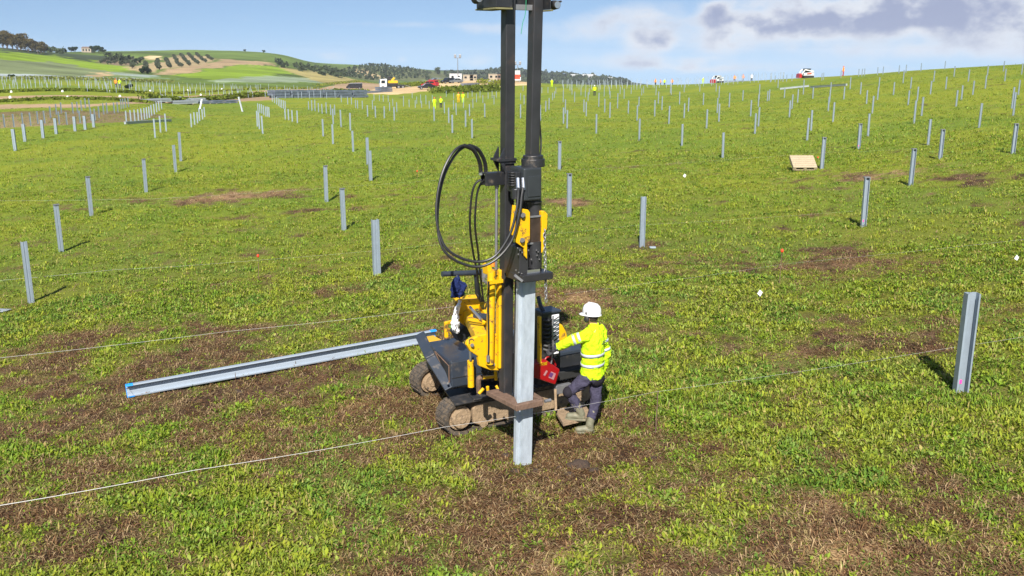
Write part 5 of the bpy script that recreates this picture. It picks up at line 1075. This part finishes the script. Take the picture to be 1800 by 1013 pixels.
# ------------------------------------------------------------------ trees, bushes
def leaf_quads(C, size, rg, up=.5):
    """one kite-shaped leaf clump per centre"""
    n = len(C); a = rg.uniform(0, 2 * math.pi, n); t = np.arccos(np.clip(rg.uniform(-1, 1, n), -1, 1))
    nx = np.stack([np.sin(t) * np.cos(a), np.sin(t) * np.sin(a), np.cos(t)], -1)
    e1 = np.cross(nx, rg.normal(size=(n, 3))); e1 /= np.linalg.norm(e1, axis=1)[:, None] + 1e-9; e2 = np.cross(nx, e1)
    s = (size * rg.uniform(.6, 1.4, n))[:, None]
    v = np.stack([C - e1 * s, C - e2 * s * .7, C + e1 * s, C + e2 * s * .7], 1).reshape(-1, 3)
    return v, np.arange(n * 4).reshape(-1, 4)
def tree_meshes(seed, W_, H_, tr, nl, size, col, nb=7):
    rg = np.random.default_rng(seed); b = MB(); P = []
    b.tube([(0, 0, -.3), (.03 * H_, 0, tr * .6), (.0, .02 * H_, tr)], [.05 * H_, .04 * H_, .03 * H_], 7)
    for k in range(nb):
        a = 2 * math.pi * k / nb + rg.uniform(-.4, .4); rr = W_ * rg.uniform(.25, .8); zz = tr + (H_ - tr) * rg.uniform(.25, .85)
        e = Vector((rr * math.cos(a), rr * math.sin(a), zz)); b.tube([(0, 0, tr * .8), tuple(e * .5 + Vector((0, 0, tr * .5))), tuple(e)], [.022 * H_, .015 * H_, .006 * H_], 5); P.append((e, W_ * rg.uniform(.35, .5)))
    P.append((Vector((0, 0, tr + (H_ - tr) * .75)), W_ * .5))
    C = []; cl = []
    for e, r in P:
        m = nl // len(P); d = rg.normal(size=(m, 3)); d /= np.linalg.norm(d, axis=1)[:, None]; d *= (r * rg.uniform(.35, 1.0, m) ** .5)[:, None]; d[:, 2] *= .75
        C.append(np.array(e) + d); cl.append(np.full(m, rg.uniform(.7, 1.25)))
    C = np.concatenate(C); cl = np.concatenate(cl); v, q_ = leaf_quads(C, size, rg)
    col = np.array(col)[None] * cl[:, None] * rg.uniform(.7, 1.3, (len(C), 1)); cols = np.repeat(col, 4, 0)
    return b.mesh('trunk', 'bark'), np_mesh('crown', v, q_, cols, 'leaf')
def tree(px, D, s, ms, label, group, name='tree', sink=0.0):
    p = atD(px, D) if D else at(*px); e = empty(name, p - np.array([0, 0, sink]), random.uniform(0, 6)); e.scale = (s, s, s); tag(e, label, 'tree' if 'bush' not in name else 'bush', group)
    for nm, me in (('trunk', ms[0]), ('crown', ms[1])): o = bpy.data.objects.new(nm, me); COL.objects.link(o); o.parent = e
random.seed(5)
TB = [tree_meshes(1, 4.4, 8.5, .9, 1500, .36, (.105, .09, .04)), tree_meshes(2, 4.8, 9.5, 1.0, 1600, .36, (.14, .11, .04)), tree_meshes(3, 4.0, 7.5, .8, 1400, .34, (.09, .07, .045))]
for i, (x, s) in enumerate(((-22, 1.1), (-12, 1.0), (-3, 1.05), (5, .95), (13, 1.05), (22, 1.15), (30, .95), (37, 1.0), (44, .8), (50, .75), (56, .8), (62, .75), (67, .7), (72, .7), (77, .55))):
    tree(x, 530 + (i % 3) * 12, s, TB[i % 3], nth(i) + ' from the left of the brownish trees in the top left corner', 'trees in the wood at the top left corner', 'broadleaf_tree')
TG = tree_meshes(4, 4.0, 6.0, 1.2, 900, .5, (.035, .06, .028))
for x, D, s, l in ((125, 680, .55, 'dark round tree left of the farmhouse'), (132, 682, .6, 'dark round tree close left of the farmhouse'), (166, 676, .75, 'dark round tree close right of the farmhouse'), (174, 678, .8, 'dark round tree right of the farmhouse'), (184, 690, .4, 'low dark tree at the right end of the farmhouse trees')): tree(x, D, s, TG, l, 'dark trees round the farmhouse', 'dark_tree')
for x, D, s, l in ((227, 200, .22, 'dark bush among the far left posts beside two workers'), (22, 262, .25, 'dark bush on the pale strip at the left edge'), (254, 400, .5, 'dark clump of bushes below the olive grove'), (261, 402, .4, 'dark small bush right of the clump below the olive grove'), (430, 890, .35, 'lone dark bush on the left skyline, left one'), (464, 880, .4, 'lone dark bush on the left skyline, right one')): tree(x, D, s, TG, l, None, 'dark_bush', .5)
def olive_mesh(seed):
    rg = np.random.default_rng(seed); C = rg.normal(size=(70, 3)); C /= np.linalg.norm(C, axis=1)[:, None]; C *= rg.uniform(.5, 1, (70, 1)) * np.array([2.0, 2.0, 1.5]); C[:, 2] += 2.3
    v, q_ = leaf_quads(C, .75, rg); c = np.array([.075, .09, .055])[None] * rg.uniform(.6, 1.35, (70, 1)); c = np.repeat(c, 4, 0)
    tv = np.array([(-.2, -.2, -.4), (.2, -.2, -.4), (.2, .2, -.4), (-.2, .2, -.4), (-.15, -.15, 1.4), (.15, -.15, 1.4), (.15, .15, 1.4), (-.15, .15, 1.4)]); tq = np.array([(0, 1, 5, 4), (1, 2, 6, 5), (2, 3, 7, 6), (3, 0, 4, 7)]) + len(v)
    return v, q_, c, tv, tq
OL = []
for s in (11, 12, 13):
    v, q_, c, tv, tq = olive_mesh(s); OL.append((np.concatenate([v, tv]), np.concatenate([q_, tq]), np.concatenate([c, np.full((8, 3), .06)])))
OLM = [np_mesh('olive_tree', *o, 'leaf') for o in OL]
def poly_grid(pts, sx, sy, ang, jit):
    w = np.array([at(*p)[:2] for p in pts]); P = feat(w[:, 0], w[:, 1]); lo, hi = w.min(0), w.max(0); c = (lo + hi) / 2; R_ = np.linalg.norm(hi - lo) / 2 + sx
    g = []; ca, sa = math.cos(ang), math.sin(ang)
    for i in np.arange(-R_, R_, sx):
        for j in np.arange(-R_, R_, sy): g.append((c[0] + i * ca - j * sa + random.uniform(-jit, jit), c[1] + i * sa + j * ca + random.uniform(-jit, jit)))
    g = np.array(g); return g[inpoly(feat(g[:, 0], g[:, 1]), P)]
GA = poly_grid([(170, 109), (200, 103), (250, 103), (255, 108), (215, 116), (190, 113)], 6.5, 8, .25, .6); GB = poly_grid([(215, 120), (260, 112), (320, 98), (345, 97), (382, 105), (330, 118), (265, 127)], 5.6, 8.5, .35, .5)
def olives(g, label, group, lim):
    if len(g) > lim: g = g[np.argsort(np.hypot(g[:, 0], g[:, 1]))[:lim]]
    z = zt(g[:, 0], g[:, 1])
    for (x, y), zz in zip(g, z):
        o = bpy.data.objects.new('olive_tree', random.choice(OLM)); COL.objects.link(o); o.location = (x, y, zz); o.rotation_euler = (0, 0, random.uniform(0, 6)); k = random.uniform(.45, .62); o.scale = (k, k, k); tag(o, label, 'tree', group)
olives(GA, 'olive tree in the darker grove below the farmhouse', 'olive trees in the grove below the farmhouse', 110); olives(GB, 'olive tree in the grove on pale soil above the ploughed strip', 'olive trees in the grove above the ploughed strip', 180)
def grove(name, polys, label, cat, sc=1.0, seed=1):
    V = []; Q = []; Cc = []; o = 0; rg = np.random.default_rng(seed)
    for pts, sx, sy, ang in polys:
        g = poly_grid(pts, sx, sy, ang, sx * .12); g = g[np.hypot(g[:, 0], g[:, 1]) > (1250 if sc > 1.5 else 350)]; z = zt(g[:, 0], g[:, 1])
        for (x, y), zz in zip(g, z):
            C = rg.normal(size=(16, 3)); C /= np.linalg.norm(C, axis=1)[:, None]; k = sc * rg.uniform(.75, 1.15); C *= rg.uniform(.5, 1, (16, 1)) * np.array([2.2, 2.2, 1.7]) * k; C += (x, y, zz + 1.7 * k)
            v, q_ = leaf_quads(C, 1.2 * k, rg); V.append(v); Q.append(q_ + o); o += len(v); Cc.append(np.repeat(np.array([.065, .085, .042])[None] * rg.uniform(.6, 1.3, (16, 1)), 4, 0))
    ob = bpy.data.objects.new(name, np_mesh(name, np.concatenate(V), np.concatenate(Q), np.concatenate(Cc), 'leaf')); COL.objects.link(ob); tag(ob, label, cat, kind='stuff'); print(name, len(V))
grove('olive_grove', [([(545, 120), (650, 115), (757, 128), (757, 141), (690, 141), (650, 141), (600, 133)], 11, 15, .5), ([(470, 106), (545, 122), (620, 134), (600, 138), (520, 124), (470, 113)], 11, 16, .3), ([(70, 88), (112, 92), (112, 96), (70, 92)], 9, 12, .2), ([(190, 102), (255, 113), (238, 115), (185, 106)], 9, 12, .2)], 'far olive groves on the hills left of the mast', 'grove', 1.05, 3)
grove('far_woodland', [([(760, 128), (880, 125), (1000, 133), (1090, 143), (1110, 149), (1000, 149), (880, 140), (760, 142)], 14, 20, .2)], 'dark wooded ridge on the horizon on both sides of the mast', 'woodland', 2.0, 4)
# ------------------------------------------------------------------ tall weeds along the dirt roads
def verge():
    rg = np.random.default_rng(8); C = []; col = []
    def strip(p0, p1, wd, n, h, c):
        a, b = at(*p0), at(*p1); t = rg.uniform(0, 1, n); off = rg.normal(0, wd, n)
        x = a[0] + (b[0] - a[0]) * t + rg.normal(0, .5, n); y = a[1] + (b[1] - a[1]) * t + off; z = zt(x, y); hh = h * (.4 + .9 * fbm(x, y, 6, 5, 3))
        C.append(np.stack([x, y, z + rg.uniform(0, 1, n) * hh], -1)); col.append(np.array(c)[None] * rg.uniform(.6, 1.4, (n, 1)))
    G1 = (.13, .165, .022); G2 = (.19, .21, .03)
    strip((-60, 165), (260, 165), 1.6, 4500, .35, G1); strip((260, 166), (560, 155), 1.6, 4000, .35, G2); strip((-60, 183), (260, 181), .8, 4500, .30, G1); strip((260, 178), (480, 168), 1.4, 4500, .9, G1)
    strip((490, 166), (640, 163), 2.5, 2600, 1.0, G1); strip((760, 162), (880, 160), 3.5, 2600, 1.5, G1); strip((560, 152), (700, 146), 5, 3000, 1.0, G2); strip((700, 154), (745, 150), 3, 900, 1.2, G1); strip((860, 150), (900, 148), 3, 700, 1.5, G2)
    strip((0, 139), (300, 145), 4, 4000, .8, (.2, .22, .06)); strip((770, 146), (785, 144), 2, 250, 1.6, G2); strip((838, 146), (860, 147), 2, 300, 1.4, G2)
    C = np.concatenate(C); col = np.concatenate(col); v, q_ = leaf_quads(C, .24, rg); ob = bpy.data.objects.new('verge_weeds', np_mesh('verge_weeds', v, q_, np.repeat(col, 4, 0), 'leaf')); COL.objects.link(ob)
    tag(ob, 'tall green weeds along the far dirt roads', 'weeds', kind='stuff')
verge()
# ------------------------------------------------------------------ grass, weeds and dead straw of the field
ROADS = [len(POLYS) - 4, len(POLYS) - 3, len(POLYS) - 2]
def field_grass():
    rg = np.random.default_rng(77); VV_ = []; QQ = []; CC = []; off = 0
    G = np.array([[.22, .28, .026], [.165, .255, .028], [.285, .31, .038], [.12, .22, .036], [.26, .34, .09]]); Dr = np.array([[.24, .14, .07], [.16, .09, .045], [.11, .06, .035], [.38, .27, .15], [.26, .20, .09]])
    zones = [(8.3, 15, 22000, 12, 1.0), (15, 26, 28000, 11, 1.12), (26, 52, 40000, 8, 1.35), (52, 150, 44000, 5, 1.9)]
    for r0, r1, nt_, nb, sc in zones:
        az = rg.uniform(-.60, .60, nt_); r = np.sqrt(rg.uniform(r0 * r0, r1 * r1, nt_)) if r1 < 100 else r0 + (r1 - r0) * rg.uniform(0, 1, nt_) ** 1.2; x, y = r * np.sin(az), r * np.cos(az)
        c = cover(x, y); big = fbm(x, y, 2.0, 131, 3); green = rg.uniform(0, 1, nt_) < .16 + sm(.10, .70, c) * .76
        keep = green | (rg.uniform(0, 1, nt_) < .95)
        if r1 > 100:
            Qf = feat(x, y)
            for pi in ROADS: keep &= ~inpoly(Qf, POLYS[pi][1])
        x, y, c, big, green = x[keep], y[keep], c[keep], big[keep], green[keep]; n = len(x)
        lush = (sm(.5, .95, c) * .6 + .5 * rg.uniform(.5, 1.2, n)) * np.exp(rg.normal(0, .28, n)); lush = np.minimum(lush, 1.35)
        hue = G[rg.integers(0, 5, n)] * .55 + G[np.clip((big * 6 - .8), 0, 4).astype(int)] * .45
        dry = Dr[rg.integers(0, 5, n)]; tcol = np.where(green[:, None], hue, dry * (1 + .5 * gsum(x, y, TAN))[:, None])
        broad = rg.uniform(0, 1, n) < (.34 if sc < 2 else .3); grow = np.exp(rg.normal(0, .35, n)) * (.75 + .5 * big)
        # blades
        X = np.repeat(x, nb); Y = np.repeat(y, nb); m = len(X); gm = np.repeat(green, nb); lm = np.repeat(lush, nb); bm2 = np.repeat(broad, nb)
        sp_r = np.where(gm, .055, .08) * sc; X = X + rg.normal(0, 1, m) * sp_r; Y = Y + rg.normal(0, 1, m) * sp_r
        a = rg.uniform(0, 2 * math.pi, m); tilt = np.where(gm, rg.uniform(.25, 1.15, m), rg.uniform(.9, 1.5, m)); tilt = np.where(bm2 & gm, rg.uniform(.6, 1.35, m), tilt)
        ln = np.where(gm, rg.uniform(.045, .115, m) * lm, rg.uniform(.04, .15, m)) * sc; ln = np.where(bm2 & gm, ln * (1.35 if sc < 1.2 else 1.0), ln)
        ln = ln * (1 if sc < 1.05 else .88); tall = rg.uniform(0, 1, m) < .012; ln = np.where(tall & ~bm2, ln * 1.9, ln); tilt = np.where(tall & ~bm2, tilt * .5, tilt); ln = np.minimum(ln, np.where(bm2 & gm, .115, .20) * sc); wd = np.where(bm2 & gm, ln * rg.uniform(.11, .20, m), np.where(gm, .0065 * sc * 1.3, .0045 * sc * 1.2))
        Z = zt(X, Y); d = np.stack([np.sin(tilt) * np.cos(a), np.sin(tilt) * np.sin(a), np.cos(tilt)], -1); s_ = np.stack([-np.sin(a), np.cos(a), np.zeros(m)], -1)
        b = np.stack([X, Y, Z - .005], -1); mid = b + d * (ln * .55)[:, None] + np.array([0, 0, 1]) * (ln * .10)[:, None]; tip = b + d * ln[:, None] - np.array([0, 0, 1]) * (ln * .12 * np.sin(tilt))[:, None]; tip[:, 2] = np.maximum(tip[:, 2], Z + .006)
        v = np.stack([b, mid - s_ * wd[:, None], tip, mid + s_ * wd[:, None]], 1).reshape(-1, 3)
        col = np.repeat(tcol, nb, 0) * rg.uniform(.7, 1.3, (m, 1)); yl = rg.uniform(0, 1, m) < .11; col[yl & gm] = np.array([.36, .31, .10]) * rg.uniform(.7, 1.15, (int((yl & gm).sum()), 1))
        VV_.append(v); QQ.append(np.arange(m * 4).reshape(-1, 4) + off); off += m * 4; CC.append(np.repeat(col, 4, 0))
    me = np_mesh('grass', np.concatenate(VV_), np.concatenate(QQ), np.concatenate(CC), 'leaf'); o = bpy.data.objects.new('grass', me); COL.objects.link(o)
    tag(o, 'short green grass, broad-leaved weeds and brown dead straw covering the field', 'grass', kind='stuff'); print('blades', len(me.polygons))
field_grass()
# ------------------------------------------------------------------ light spring haze over the valley
def haze():
    o = MB().bx(-3400, 3400, -3400, 3400, -135, 40).build('haze', None); tag(o, 'thin pale haze over the fields and hills', 'haze', kind='stuff')
    m = bpy.data.materials.new('haze_air'); m.use_nodes = True; t = m.node_tree; t.nodes.clear(); v = t.nodes.new('ShaderNodeVolumePrincipled'); u = t.nodes.new('ShaderNodeOutputMaterial')
    v.inputs['Color'].default_value = (.80, .88, 1.0, 1); v.inputs['Density'].default_value = .00012; v.inputs['Anisotropy'].default_value = 0.0; t.links.new(v.outputs[0], u.inputs['Volume']); o.data.materials.append(m)
haze()
